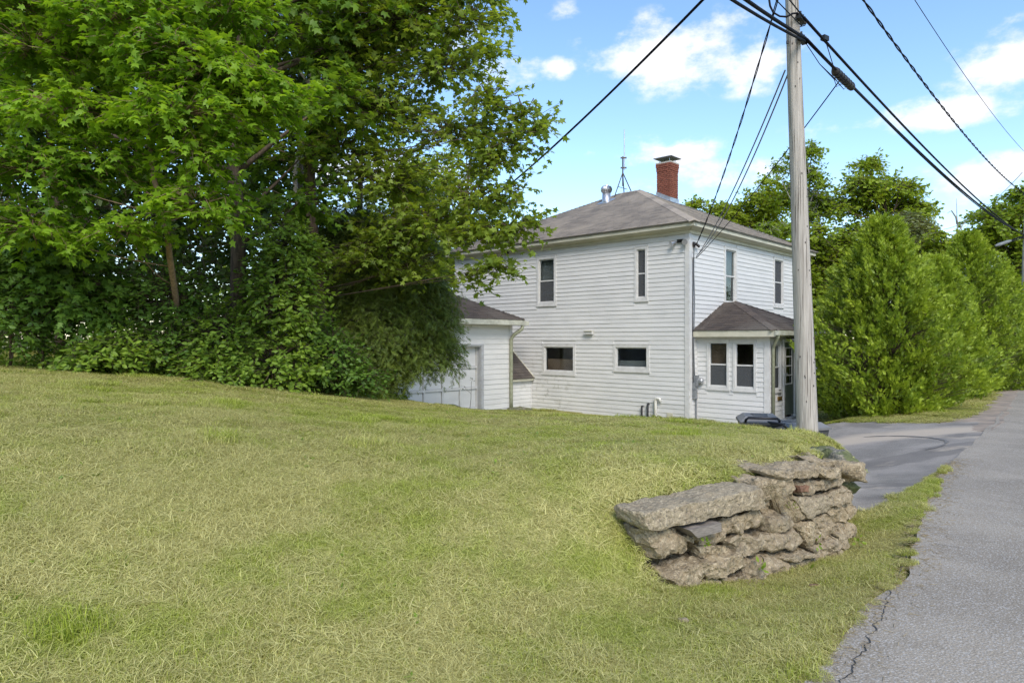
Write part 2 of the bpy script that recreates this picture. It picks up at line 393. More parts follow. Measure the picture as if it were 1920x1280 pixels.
LOW = [(-8,-9,-.02),(-1,0,-.02),(1.3,3.1,-.02),(2.7,4.5,-.02),(3.6,6,-.02),(4.7,7.5,-.02),(7,10.3,-.02),(9.4,13.1,-.02),(15.3,20.6,-.02),(24,31,0),(40,50,0),(1.02,4.35,-.03),(1.3,4.3,-.12),(1.8,4.6,-.12),(2.3,4.8,-.12),(2.9,5.3,-.10),(3.3,5.9,-.10),(1.4,3.8,-.02),(2.3,4.4,-.03),(3,4.95,-.03),
       (10,5,-.03),(6,0,-.03),(20,15,-.02),(40,20,0),(3.3,6.6,-.08),(4.4,8.4,-.16),(4.9,9.4,-.28),(4,10.8,-.55),(3.1,11.4,-.5),(5.5,11.3,-.36),(3.7,14,-.58),(6.6,16.4,-.68),(5,18,-.7),(4.3,17,-.66),
       (7.1,15.4,-.36),(8,15.5,-.22),(8.3,13.4,-.10),(9.0,13.2,-.05),(10,14.3,-.03),(11.5,16.3,-.03),(10.5,17.8,-.1),(13,20.5,-.06),(9,19.9,-.6),(10.5,21.5,-.4),(12,26,-.4),(20,34,-.1),(8,30,-.6),(0,40,-.5),(-30,40,0),(0,0,-.02),(60,80,0),(-60,-60,0)]
def rbf(pts, c=.8):
    A = np.array(pts, float); n = len(A)
    d = np.hypot(A[:,None,0]-A[None,:,0], A[:,None,1]-A[None,:,1])
    K = -np.sqrt(d*d+c*c) + np.eye(n)*.02
    Mx = np.zeros((n+1, n+1)); Mx[:n,:n] = K; Mx[:n,n] = 1; Mx[n,:n] = 1
    wt = np.linalg.solve(Mx, np.append(A[:,2], 0))
    def f(x, y):
        x = np.asarray(x, float); sh = x.shape; x = x.ravel(); y = np.asarray(y, float).ravel(); o = np.full(x.shape, wt[n])
        for i in range(n): o -= wt[i]*np.sqrt((x-A[i,0])**2+(y-A[i,1])**2+c*c)
        return o.reshape(sh)
    return f
f_up, f_low = rbf(UP), rbf(LOW)
# edge of the raised lawn: road side, stone wall, bank along the driveway, house
WALLP = [(.95,4.52),(1.6,4.90),(2.3,5.22),(2.78,5.62),(2.93,6.05)]
BANK = [(-60,-74),(-2,-1.2),(-.6,1.0),(.3,2.7),(.72,3.9)] + WALLP + [(3.1,6.7),(3.9,8.4),(4.58,9.15),(4.66,9.75),(4.1,10.0),(3.3,10.25),(3.0,11.2),(3.35,14),(4.3,17.4),(4.87,18.45),(12,27),(20,60),(-60,120),(-90,0)]
def poly_sd(poly, x, y):
    """signed distance, positive inside"""
    q = np.array(poly, float); x = np.asarray(x, float); y = np.asarray(y, float)
    best = np.full(x.shape, 1e9); ins = np.zeros(x.shape, bool)
    for i in range(len(q)):
        a, b = q[i], q[(i+1) % len(q)]; e = b-a
        t = np.clip(((x-a[0])*e[0]+(y-a[1])*e[1])/(e@e), 0, 1)
        best = np.minimum(best, np.hypot(x-a[0]-t*e[0], y-a[1]-t*e[1]))
        c = (a[1] > y) != (b[1] > y)
        with np.errstate(divide='ignore', invalid='ignore'):
            ins ^= c & (x < (b[0]-a[0])*(y-a[1])/(b[1]-a[1]+1e-12)+a[0])
    return np.where(ins, best, -best)
REDGE = [(-60,-45),(-10,-7.9),(0,-1.1),(3.15,1.36),(3.8,1.92),(4.57,2.62),(5.2,3.05),(6.0,3.6),(7.55,4.71),(13.2,9.45),(20.6,15.3),(60,46.3),(160,125)]
def xroad(y): return np.interp(y, [p[0] for p in REDGE], [p[1] for p in REDGE])
def wob(x, y, s):
    return np.sin(x*1.7*s+y*.9*s)*.5+np.sin(x*-.8*s+y*2.1*s+1.3)*.35+np.sin(x*3.3*s-y*2.7*s+.4)*.2
def H(x, y):
    x = np.asarray(x, float); y = np.asarray(y, float)
    sd = poly_sd(BANK, x, y)
    inwall = (y > 4.3) & (y < 6.4) & (x > .85) & (x < 3.6)
    wdt = np.where(inwall, .07, .38); off = np.where(inwall, .16, .0)
    t = np.clip((sd-off)/wdt*.5+.5, 0, 1); t = t*t*(3-2*t)
    lo = f_low(x, y)
    z = lo + (f_up(x, y)-lo)*t
    far = np.clip((np.hypot(x, y)-60)/60, 0, 1)
    z = z*(1-far) + .012*wob(x, y, 1.6)*np.clip(sd+.2, 0, 1)
    rt = np.clip((x-xroad(y)-.02)/.12, 0, 1)*np.clip((xroad(y)+11.3-x)/.2, 0, 1)*(y < 140)*(y > -28)      # the roadbed is cut into the ground
    return z*(1-rt)+np.minimum(z, -.035)*rt
def Hs(x, y): return float(H(np.array([x]), np.array([y]))[0])

DRIVE = [(2.95,6.2),(3.55,6.42),(4.15,6.95),(5.05,7.8),(6.1,9.0),(9.65,13.1),(9.2,13.4),(8.35,13.7),(7.7,14.5),(7.35,15.3),(7.7,17),(9.2,19.9),(8.9,20.2),(6.5,17.6),(5.2,18.3),(4.85,18.2),(4.2,16.5),(3.4,14),(3.05,11.3),(3.3,10.35),(4.1,10.1),(4.7,9.85),(4.63,9.15),(3.95,8.4),(3.12,6.7)]

def axis_pts(parts):
    o = []
    for a, b, s in parts: o += list(np.arange(a, b, s))
    return np.array(o + [parts[-1][1]])
gx = axis_pts([(-900,-120,130),(-120,-30,15),(-30,-10,1.5),(-10,-4,.3),(-4,.8,.16),(.8,3.4,.05),(3.4,7,.12),(7,20,.4),(20,50,2.5),(50,140,15),(140,900,130)])
gy = axis_pts([(-900,-100,130),(-100,-10,12),(-10,1,.8),(1,4.4,.14),(4.4,6.8,.05),(6.8,12,.12),(12,24,.3),(24,60,2.5),(60,150,15),(150,900,130)])
X, Y = np.meshgrid(gx, gy); Z = H(X, Y)
nx, ny = len(gx), len(gy); idx = np.arange(nx*ny).reshape(ny, nx)
q = np.stack([idx[:-1,:-1].ravel(), idx[:-1,1:].ravel(), idx[1:,1:].ravel(), idx[1:,:-1].ravel()], 1)
T = np.concatenate([q[:,[0,1,2]], q[:,[0,2,3]]])
mobj('ground', fast_mesh('ground', np.stack([X.ravel(), Y.ravel(), Z.ravel()], 1), T, M['ground'], smooth=True), kind='structure')

def strip(name, pts_l, pts_r, mat, zoff, kind='structure', parent=None, thick=.05, zl=None):
    mb = MB(); n = len(pts_l)
    for (xl, yl), (xr, yr) in zip(pts_l, pts_r):
        z_ = zl(xl, yl) if zl else zoff; mb.v += [(xl, yl, z_), (xr, yr, zoff), (xl, yl, z_-thick), (xr, yr, zoff-thick)]
    for i in range(n-1):
        a = i*4; b = a+4
        mb.f += [(a, a+1, b+1, b), (a, b, b+2, a+2), (a+1, a+3, b+3, b+1)]
    return obj(name, mb, mat, parent, kind=kind)
ys = np.concatenate([np.arange(-30, 1, 1.5), np.arange(1, 9, .05), np.arange(9, 22, .25), np.arange(22, 150, 3)])
rg = np.random.default_rng(3)
jag = np.interp(ys, np.arange(-30, 152, .13), np.convolve(rg.normal(0, 1, 1402), np.ones(4)/4, 'same')[:len(np.arange(-30,152,.13))])*.085
jag = np.where((ys > 3.3) & (ys < 6.5), jag, jag*.45)
xl = xroad(ys)+jag
road = strip('road', list(zip(xl, ys)), list(zip(xl*0+xroad(ys)+11, ys-.0)), M['road'], .012)
# washed sand along the road edge beyond the driveway
ys2 = np.arange(11.9, 40, .3)
jl = np.random.default_rng(5).normal(0, .06, len(ys2))
wd = np.interp(ys2, [11.9, 13.5, 15, 20, 40], [.2, 1.15, .75, .7, .6])
strip('dirt_shoulder', list(zip(xroad(ys2)-wd+jl, ys2+.02)), list(zip(xroad(ys2)+.15+jl*.6, ys2)), M['dirt'], .018, thick=.06, zl=lambda x, y: Hs(x, y)+.012)
# driveway: fine sheet that follows the ground
s_ = .11; DX, DY = np.meshgrid(np.arange(2.6, 9.9, s_), np.arange(5.9, 20.6, s_))
ins = poly_sd(DRIVE, DX, DY) > (.07*wob(DX, DY, 4))
keep = ins[:-1,:-1] & ins[1:,:-1] & ins[:-1,1:] & ins[1:,1:]
di = np.arange(DX.size).reshape(DX.shape)
qd = np.stack([di[:-1,:-1][keep], di[:-1,1:][keep], di[1:,1:][keep], di[1:,:-1][keep]], 1)
Td = np.concatenate([qd[:,[0,1,2]], qd[:,[0,2,3]]])
used, inv = np.unique(Td.ravel(), return_inverse=True)
DZ = H(DX, DY)+.02
Vd = np.stack([DX.ravel()[used], DY.ravel()[used], DZ.ravel()[used]], 1)
drive = mobj('driveway', fast_mesh('driveway', Vd, inv.reshape(-1,3), M['drive'], smooth=True), kind='structure')

def ribbon(name, pts, width, mat, lift, parent, seed=1):
    """thin irregular ribbon lying on the road or driveway"""
    r = random.Random(seed); mb = MB(); pts = [Vector((p[0], p[1], 0)) for p in pts]
    for i, p in enumerate(pts):
        t = (pts[min(i+1, len(pts)-1)]-pts[max(i-1, 0)]).normalized(); nn = Vector((-t.y, t.x, 0)); wd_ = width*(.4+1.1*r.random())
        for sgn in (-1, 1):
            qq = p+nn*sgn*wd_/2; z = lift(qq.x, qq.y); mb.v.append((qq.x, qq.y, z))
    mb.f = [(2*i, 2*i+1, 2*i+3, 2*i+2) for i in range(len(pts)-1)]
    return obj(name, mb, mat, parent)
def crackline(a, b, n, amp, seed):
    r = random.Random(seed); o = []; off = 0
    for i in range(n+1):
        t = i/n; off = off*.75+r.uniform(-amp, amp); o.append((a[0]+(b[0]-a[0])*t+off, a[1]+(b[1]-a[1])*t-off*.6))
    return o
flat = lambda z: (lambda x, y: z)
ca, cb = P(1645, 1180, 0), None
def gp(u, v, z=0.0):
    Yd = (CAMZ-z)*F/(v-CY); return ((u-CX)/F*Yd, Yd)
ribbon('crack', crackline(gp(1652,1168), gp(1575,1285), 46, .011, 4), .006, M['tar'], flat(.0165), road, 4)
ribbon('crack', crackline(gp(1752,1022), gp(1800,1030), 14, .01, 6), .004, M['tar'], flat(.0165), road, 6)
ribbon('crack', crackline(gp(1700,1045), gp(1652,1168), 30, .012, 8), .005, M['tar'], flat(.0165), road, 8)
arc = [(6.35+.85*math.cos(a), 11.6+1.15*math.sin(a)) for a in np.linspace(-1.5, 1.25, 26)]
ribbon('tyre_mark', arc, .06, M['tyre'], lambda x, y: Hs(x, y)+.028, drive, 3)

# ------------------------------------------------------------------ house building helpers
def wp(O, d, n, s, z, off): return (O.x+d.x*s+n.x*off, O.y+d.y*s+n.y*off, z)
def obox(mb, O, d, n, s0, s1, z0, z1, o0, o1):
    return mb.hexa([wp(O,d,n,s0,z0,o0), wp(O,d,n,s1,z0,o0), wp(O,d,n,s1,z0,o1), wp(O,d,n,s0,z0,o1),
                    wp(O,d,n,s0,z1,o0), wp(O,d,n,s1,z1,o0), wp(O,d,n,s1,z1,o1), wp(O,d,n,s0,z1,o1)])
def s_of(O, d, u):
    k = (u-CX)/F; return (k*O.y-O.x)/(d.x-k*d.y)
def z_of(O, d, s, v):
    return CAMZ+(CY-v)/F*(O.y+d.y*s)
def cells(L, z0, z1, ops):
    zs = sorted({z0, z1, *[min(max(z, z0), z1) for o in ops for z in o[2:4]]}); out = []
    for a, b in zip(zs, zs[1:]):
        if b-a < 1e-4: continue
        blk = sorted((o[0], o[1]) for o in ops if o[2] < b-1e-4 and o[3] > a+1e-4); s = 0
        for x0, x1 in blk:
            if x0 > s: out.append((s, x0, a, b))
            s = max(s, x1)
        if s < L: out.append((s, L, a, b))
    return out
def clapboard_wall(name, parent, O, d, n, L, z0, z1, ops, exp=.127, s_lo=0.0, s_hi=None, seed=0, boards=True):
    mb = MB()
    for c in cells(L, z0, z1, ops): obox(mb, O, d, n, *c, -.09, 0)
    wl = obj(name, mb, M['white'], parent)
    if not boards: return wl
    r = random.Random(seed); s_hi = s_hi or L; k = 0; z = z0
    while z < z1-.02:
        zt = min(z+exp, z1)
        blk = sorted((o[0], o[1]) for o in ops if o[2] < zt-.01 and o[3] > z+.01); segs = []; s = s_lo
        for x0, x1 in blk:
            if x0-s > .02: segs.append((s, x0))
            s = max(s, x1)
        if s_hi-s > .02: segs.append((s, s_hi))
        for a, b in segs:
            bot = .022+r.uniform(-.002, .004); top = .007; dz0 = r.uniform(-.003, .003); dz1 = dz0+r.uniform(-.003, .003)
            lap = .012 if zt < z1 else 0
            m2 = MB().hexa([wp(O,d,n,a,z+dz0,.001), wp(O,d,n,b,z+dz1,.001), wp(O,d,n,b,z+dz1,bot), wp(O,d,n,a,z+dz0,bot),
                            wp(O,d,n,a,zt+lap,.001), wp(O,d,n,b,zt+lap,.001), wp(O,d,n,b,zt+lap,top), wp(O,d,n,a,zt+lap,top)])
            obj('siding_board', m2, M['white'], wl)
        z += exp
    return wl

def window(parent, O, d, n, s0, s1, z0, z1, cw=.085, rail=.5, screen=None, blind=None, sillp=.04, mull=0, mat='trim', label=None, name='window'):
    """s0..z1 = outside of the casing"""
    a, b, c, e = s0+cw, s1-cw, z0+cw, z1-cw
    mb = MB()
    obox(mb, O,d,n, s0, a, z0, z1, .001, .036); obox(mb, O,d,n, b, s1, z0, z1, .001, .036)
    obox(mb, O,d,n, a, b, e, z1, .001, .036); obox(mb, O,d,n, a, b, z0, c, .001, .030)
    for (x0, x1, y0, y1) in ((a-.012, a+.028, c, e), (b-.028, b+.012, c, e), (a+.028, b-.028, e-.032, e+.01), (a+.028, b-.028, c-.01, c+.04)):
        obox(mb, O,d,n, x0, x1, y0, y1, -.07, -.002)
    wn = obj(name, mb, M[mat], parent, label=label)
    if sillp: obj('sill', obox(MB(), O,d,n, s0-.025, s1+.025, z0-.045, z0-.001, .001, sillp), M[mat], wn)
    obj('head_flashing', obox(MB(), O,d,n, s0-.015, s1+.015, z1+.001, z1+.016, .001, .045), M[mat], wn)
    if rail:
        zr = c+(e-c)*rail
        obj('meeting_rail', obox(MB(), O,d,n, a+.029, b-.029, zr-.02, zr+.02, -.06, -.012), M[mat], wn)
        obj('pane', obox(MB(), O,d,n, a+.02, b-.02, zr+.005, e-.02, -.04, -.036), M['glass'], wn)
        obj('pane', obox(MB(), O,d,n, a+.02, b-.02, c+.02, zr-.005, -.055, -.051), M['glass'], wn)
        if screen: obj('insect_screen', obox(MB(), O,d,n, a+.021, b-.021, c+.03, zr-.012 if screen != 'full' else e-.03, -.028, -.026), M['screen'], wn)
    else:
        obj('pane', obox(MB(), O,d,n, a+.02, b-.02, c+.02, e-.02, -.04, -.036), M['glass'], wn)
        if screen: obj('insect_screen', obox(MB(), O,d,n, a+.021, b-.021, c+.03, e-.03, -.028, -.026), M['screen'], wn)
    if blind:
        f0, f1, mt = blind
        obj('blind', obox(MB(), O,d,n, a+.01, b-.01, c+(e-c)*f0, c+(e-c)*f1, -.16, -.13), M[mt], wn)
    return wn, (a, b, c, e)
def win_px(O, d, u0, u1, vt, vb, pad=0):
    s0, s1 = sorted((s_of(O,d,u0), s_of(O,d,u1))); sm = (s0+s1)/2
    return s0, s1, z_of(O,d,sm,vb), z_of(O,d,sm,vt)

def shingle_plane(parent, name, a, b, c, d, mat, exp=.14, tab=.30, seed=0, thick=.05, kind='stuff'):
    """roof plane: a->b along the eave, d above a, c above b; courses of separate tabs on a deck"""
    a, b, c, d = map(Vector, (a, b, c, d)); r = random.Random(seed)
    e = (b-a).normalized(); nn = e.cross(d-a).normalized()
    if nn.z < 0: nn = -nn
    up = nn.cross(e); up = up if up.z > 0 else -up
    Ht = (d-a).dot(up)
    deck = MB(); dn = -nn*thick; deck.hexa([a+dn, b+dn, c+dn, d+dn, a, b, c, d])
    pl = obj(name, deck, M['sheath'], parent)
    k = 0; V = []; T = []; tint = []
    def lim(h):
        t = min(h/Ht, 1); l_ = a.lerp(d, t); r_ = b.lerp(c, t); return (l_-a).dot(e), (r_-a).dot(e)
    h = -.02
    while h < Ht-.02:
        h1 = min(h+exp+.02, Ht); l0, r0 = lim(max(h, 0)); l1, r1 = lim(h1)
        x = l0-r.random()*tab
        while x < r0:
            x2 = x+tab*r.uniform(.96, 1.04); g = .004
            q0, q1 = max(x+g, l0), min(x2-g, r0); t0, t1 = min(max(x+g, l1), r1), max(min(x2-g, r1), l1)
            if q1-q0 > .01:
                lift = .014+r.uniform(0, .006); bb = len(V); dj = r.uniform(-.006, .006)
                for (xx, hh, zz) in ((q0, h+dj, .001), (q1, h+dj, .001), (q1, h+dj, lift), (q0, h+dj, lift), (t1, h1, .003), (t0, h1, .003)):
                    V.append(a+e*xx+up*hh+nn*zz)
                T += [(bb, bb+1, bb+2), (bb, bb+2, bb+3), (bb+3, bb+2, bb+4), (bb+3, bb+4, bb+5)]; tint += [r.random()]*6
            x = x2
        h += exp
    me = fast_mesh('shingles', np.array([tuple(v) for v in V]), np.array(T), mat, {'tint': np.array(tint)})
    mobj('shingles', me, pl, kind=kind)
    return pl
def cap_line(parent, p, q, mat, wdt=.15, n=None, seed=0, name='ridge_cap', na=None, nb=None):
    """overlapping cap shingles folded over a hip or ridge"""
    p, q = Vector(p), Vector(q); L = (q-p).length; t = (q-p)/L; side = t.cross(ZU).normalized(); r = random.Random(seed)
    V = []; T = []; tint = []; k = max(2, int(L/.16))
    dz = na if na is not None else .45
    for i in range(k):
        f0 = p+t*(L*i/k); f1 = p+t*(L*(i+1.12)/k); bb = len(V); lf = .028
        for c0, l in ((f0, lf), (f1, .016)):
            V += [c0-side*wdt+ZU*(l-dz*wdt), c0+ZU*l*1.2, c0+side*wdt+ZU*(l-dz*wdt)]
        V += [f0-side*wdt-ZU*dz*wdt, f0, f0+side*wdt-ZU*dz*wdt]
        T += [(bb,bb+1,bb+4),(bb,bb+4,bb+3),(bb+1,bb+2,bb+5),(bb+1,bb+5,bb+4),(bb+6,bb+7,bb+1),(bb+6,bb+1,bb),(bb+7,bb+8,bb+2),(bb+7,bb+2,bb+1)]
        tint += [r.random()]*9
    return mobj(name, fast_mesh(name, np.array([tuple(v) for v in V]), np.array(T), mat, {'tint': np.array(tint)}), parent, kind='stuff')

# ------------------------------------------------------------------ the house
NL, NF = -D2, -D1                               # outward normals of the left and the front wall
ZT = 4.62; ZE = 4.80; OV = .30; PITCH = .483
house = thing('house', (HC.x, HC.y, ZB), 'white two-storey clapboard house with hip roof, brick chimney and corner porch', 'house')
wx = {}
wx['UL'] = win_px(HC, D1, 1007.3, 1043.4, 481, 572); wx['UR'] = win_px(HC, D1, 1190.4, 1215, 462.5, 563)
wx['LL'] = win_px(HC, D1, 1018, 1079.5, 645, 701); wx['LR'] = win_px(HC, D1, 1151, 1218, 645.5, 695)
wx['F1'] = win_px(HC, D2, 1357, 1381, 464, 572); wx['F2'] = win_px(HC, D2, 1449.5, 1468, 484, 575)
hole = lambda w_, cw: (w_[0]+cw-.01, w_[1]-cw+.01, w_[2]+cw-.01, w_[3]-cw+.01)
shrink = lambda w_: (w_[0]+.0, w_[1]-.0, w_[2]-.045, w_[3]+.02)
opsL = [wx[k] for k in ('UL','UR','LL','LR')]
PA0 = .42; PD, PW = 2.05, 3.36; PZT = 1.70       # porch: start along the front wall, depth, width, top of its walls
class Ops(list): pass
def wall_with_windows(name, O, d, n, L, z0, z1, wins, s_lo, s_hi, seed, extra=()):
    # boards stop at the casings; the sheathing behind is open only inside the casing
    mb = MB()
    for c in cells(L, z0, z1, [hole(w_, .085) for w_ in wins]+list(extra)): obox(mb, O, d, n, *c, -.09, 0)
    return mb
def siding(wl, O, d, n, z0, z1, ops, s_lo, s_hi, seed, exp=.127):
    r = random.Random(seed); z = z0
    while z < z1-.02:
        zt = min(z+exp, z1)
        blk = sorted((o[0], o[1]) for o in ops if o[2] < zt-.012 and o[3] > z+.012); segs = []; s = s_lo
        for x0, x1 in blk:
            if x0-s > .02: segs.append((s, x0))
            s = max(s, x1)
        if s_hi-s > .02: segs.append((s, s_hi))
        cut = []
        for a, b in segs:       # boards come in lengths: butt joints
            while b-a > 4.2:
                m_ = a+r.uniform(2.2, 3.9); cut.append((a, m_-.002)); a = m_+.002
            cut.append((a, b))
        segs = cut
        for a, b in segs:
            bot = .021+r.uniform(-.002, .005); dz0 = r.uniform(-.004, .004); dz1 = dz0+r.uniform(-.004, .004); lap = .012 if zt < z1 else 0
            m2 = MB().hexa([wp(O,d,n,a,z+dz0,.001), wp(O,d,n,b,z+dz1,.001), wp(O,d,n,b,z+dz1,bot), wp(O,d,n,a,z+dz0,bot),
                            wp(O,d,n,a,zt+lap,.001), wp(O,d,n,b,zt+lap,.001), wp(O,d,n,b,zt+lap,.006), wp(O,d,n,a,zt+lap,.006)])
            obj('siding_board', m2, M['white'], wl)
        z += exp
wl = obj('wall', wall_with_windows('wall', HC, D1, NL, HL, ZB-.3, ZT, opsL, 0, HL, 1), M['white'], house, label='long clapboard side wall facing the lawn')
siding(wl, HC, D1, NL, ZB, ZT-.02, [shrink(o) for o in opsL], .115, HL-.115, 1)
fz = 2.05+ZB
opsF = [wx['F1'], wx['F2']]
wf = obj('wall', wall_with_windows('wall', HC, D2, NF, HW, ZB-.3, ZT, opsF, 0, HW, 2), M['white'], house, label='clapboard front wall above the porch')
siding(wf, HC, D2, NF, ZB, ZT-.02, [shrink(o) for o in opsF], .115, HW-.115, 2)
mb = MB(); obox(mb, HC+D1*HL, D2, -NF, 0, HW, ZB-.3, ZT, -.09, 0); obj('wall', mb, M['white'], house)
mb = MB(); obox(mb, HC+D2*HW, D1, -NL, .09, HL-.09, ZB-.3, ZT, -.09, 0); obj('wall', mb, M['white'], house)
obj('floor', obox(MB(), HC, D1, NL, .1, HL-.1, 2.0, 2.1, -HW+.1, -.1), M['brownroom'], house)
obj('ceiling', obox(MB(), HC, D1, NL, .1, HL-.1, ZT-.08, ZT-.02, -HW+.1, -.1), M['blind'], house)
for O, d, n, a, b in ((HC, D1, NL, 0, .112), (HC, D1, NL, HL-.112, HL), (HC, D2, NF, 0, .112), (HC, D2, NF, HW-.112, HW)):
    obj('corner_board', obox(MB(), O, d, n, a-(.032 if a == 0 else 0), b+(.032 if a else 0), ZB-.05, ZT-.001, .0015, .034 if d is D1 else .0315), M['trim'], house)
window(house, HC, D1, NL, *wx['UL'], screen=True, blind=(.0, 1.0, 'blind'), label='tall double-hung window, the wider upstairs one')
window(house, HC, D1, NL, *wx['UR'], cw=.075, screen='full', label='narrow tall window near the house corner')
window(house, HC, D1, NL, *wx['LL'], rail=0, blind=(0.0, .5, 'brownroom'), label='low square window beside the cellar entry')
window(house, HC, D1, NL, *wx['LR'], rail=0, blind=(.0, .35, 'blind'), label='low wide window nearer the house corner')
window(house, HC, D2, NF, *wx['F1'], screen=None, blind=(.3, 1.0, 'blind'), mat='trim', label='cream framed upstairs window above the porch roof')
window(house, HC, D2, NF, *wx['F2'], cw=.075, screen='full', label='screened upstairs window next to the pole')
# eaves: frieze, soffit, fascia
def eave_ring(parent, O, d, n, s0, s1, zt, ze, ov, mat):
    obj('frieze_board', obox(MB(), O, d, n, s0-.036, s1+.036, zt-.10, zt, .036, .058), M[mat], parent)
    mb = MB()   # sloped soffit board
    mb.hexa([wp(O,d,n,s0-.04,zt-.02,.058), wp(O,d,n,s1+.04,zt-.02,.058), wp(O,d,n,s1+ov-.03,ze-.12,ov-.025), wp(O,d,n,s0-ov+.03,ze-.12,ov-.025),
             wp(O,d,n,s0-.04,zt,.058), wp(O,d,n,s1+.04,zt,.058), wp(O,d,n,s1+ov-.03,ze-.095,ov-.025), wp(O,d,n,s0-ov+.03,ze-.095,ov-.025)])
    obj('soffit', mb, M[mat], parent)
    obj('fascia', obox(MB(), O, d, n, s0-ov, s1+ov, ze-.135, ze-.012, ov-.024, ov-(.0 if d is D1 else .002)), M[mat], parent)
eave_ring(house, HC, D1, NL, 0, HL, ZT, ZE, OV, 'cream'); eave_ring(house, HC, D2, NF, 0, HW, ZT, ZE, OV, 'cream')
eave_ring(house, HC+D1*HL, D2, -NF, 0, HW, ZT, ZE, OV, 'cream'); eave_ring(house, HC+D2*HW, D1, -NL, 0, HL, ZT, ZE, OV, 'cream')
E = [HC-D1*.34-D2*.34, HC+D1*(HL+.34)-D2*.34, HC+D1*(HL+.34)+D2*(HW+.34), HC-D1*.34+D2*(HW+.34)]
E = [Vector((p.x, p.y, ZE)) for p in E]
half = (HW+.68)/2; ZR = ZE+half*PITCH
R1 = HC-D1*.34+D2*(HW/2)+D1*half; R2 = HC+D1*(HL+.34)+D2*(HW/2)-D1*half
R1 = Vector((R1.x, R1.y, ZR)); R2 = Vector((R2.x, R2.y, ZR))
roof = obj('roof', MB().hexa([E[0]+ZU*-.06+(D1+D2)*.05, E[1]-ZU*.06+(D2-D1)*.05, E[2]-ZU*.06-(D1+D2)*.05, E[3]-ZU*.06+(D1-D2)*.05, R1-ZU*.2, R2-ZU*.2, R2-ZU*.2+D2*.01, R1-ZU*.2+D2*.01]), M['sheath'], house)
shingle_plane(roof, 'roof_slope', E[1], E[0], R1, R2, M['shingle'], seed=1)
shingle_plane(roof, 'roof_slope', E[0], E[3], R1, R1, M['shingle'], seed=2)
shingle_plane(roof, 'roof_slope', E[3], E[2], R2, R1, M['shingle'], seed=3)
shingle_plane(roof, 'roof_slope', E[2], E[1], R2, R2, M['shingle'], seed=4)
for i, (p, q) in enumerate(((E[0], R1), (E[3], R1), (E[1], R2), (E[2], R2), (R1, R2))): cap_line(roof, p, q, M['shingle'], seed=i, na=.34 if i < 4 else .48)
def roof_z(p, plane):       # height of the left (NL) or front (NF) slope above a point
    n = NL if plane == 'L' else NF
    dist = ((Vector((p.x, p.y, 0))-HC).dot(n)); return ZE+(.34-dist)*PITCH

# chimney of separate bricks
Rg = Vector((R1.x, R1.y, 0))
ch_c = Rg - D1*.86 + D2*.45
chim = obj('chimney', MB().box((ch_c.x, ch_c.y, 7.05), .50, .50, 1.60, math.atan2(D2.y, D2.x)), M['mortar'], house)
bw, bh, bd = .195, .054, .09; ang = math.atan2(D2.y, D2.x)
bme = bpy.data.meshes.new('brick'); mbb = MB().box((0,0,0), bw, bd, bh)
# slightly chipped corners
rr = random.Random(2); mbb.v = [(x+rr.uniform(-.003,.003), y+rr.uniform(-.003,.003), z+rr.uniform(-.003,.003)) for x, y, z in mbb.v]
bme.from_pydata(mbb.v, [], mbb.f); bme.materials.append(M['brick'])
CW = .56
ztop = 7.90; ncourse = 18
for k in range(ncourse):
    z = ztop-(k+.5)*.068
    cor = (.028 if k in (0, 1) else .014 if k in (2, 3) else 0.0)
    hwid = CW/2+cor
    for side in range(4):
        a = ang+side*math.pi/2; t = Vector((math.cos(a), math.sin(a), 0)); nn = Vector((math.sin(a), -math.cos(a), 0))
        n_b = 3; sh = 0.0 if k % 2 == 0 else .5
        span = 2*hwid-(bd if True else 0)
        for j in range(n_b):
            ln = span/n_b; ctr = -hwid+ln*(j+.5)+(0 if k % 2 else bd)
            o = bpy.data.objects.new('brick', bme); finish(o, chim)
            p = ch_c+t*ctr+nn*(hwid-bd/2); o.location = Vector((p.x, p.y, z+random.uniform(-.002,.002)))-WO[chim.name]
            o.rotation_euler = (0, 0, a+random.uniform(-.012,.012)); o.scale = ((ln-.016)/bw, 1, 1)
mb = MB().box((ch_c.x, ch_c.y, ztop+.025), CW+.05, CW+.05, .05, ang); obj('crown_cap', mb, M['mortar'], chim)
mb = MB()
for sx in (-1, 1):
    for sy in (-1, 1):
        p = ch_c+D1*sx*.2+D2*sy*.2; mb.tube([(p.x, p.y, ztop+.05), (p.x, p.y, ztop+.24)], .012, 5)
obj('rain_hood_legs', mb, M['galv'], chim)
hd = .365; zt = ztop+.22
mb = MB(); cs = [ch_c+D1*a_*hd+D2*b_*hd for a_, b_ in ((-1,-1),(1,-1),(1,1),(-1,1))]
mb.add([(p.x,p.y,zt) for p in cs]+[(p.x,p.y,zt-.02) for p in cs]+[(ch_c.x,ch_c.y,zt+.10)], [(0,1,8),(1,2,8),(2,3,8),(3,0,8),(4,7,6,5),(0,4,5,1),(1,5,6,2),(2,6,7,3),(3,7,4,0)])
obj('rain_hood', mb, M['meter'], chim, label='square sheet metal rain hood')
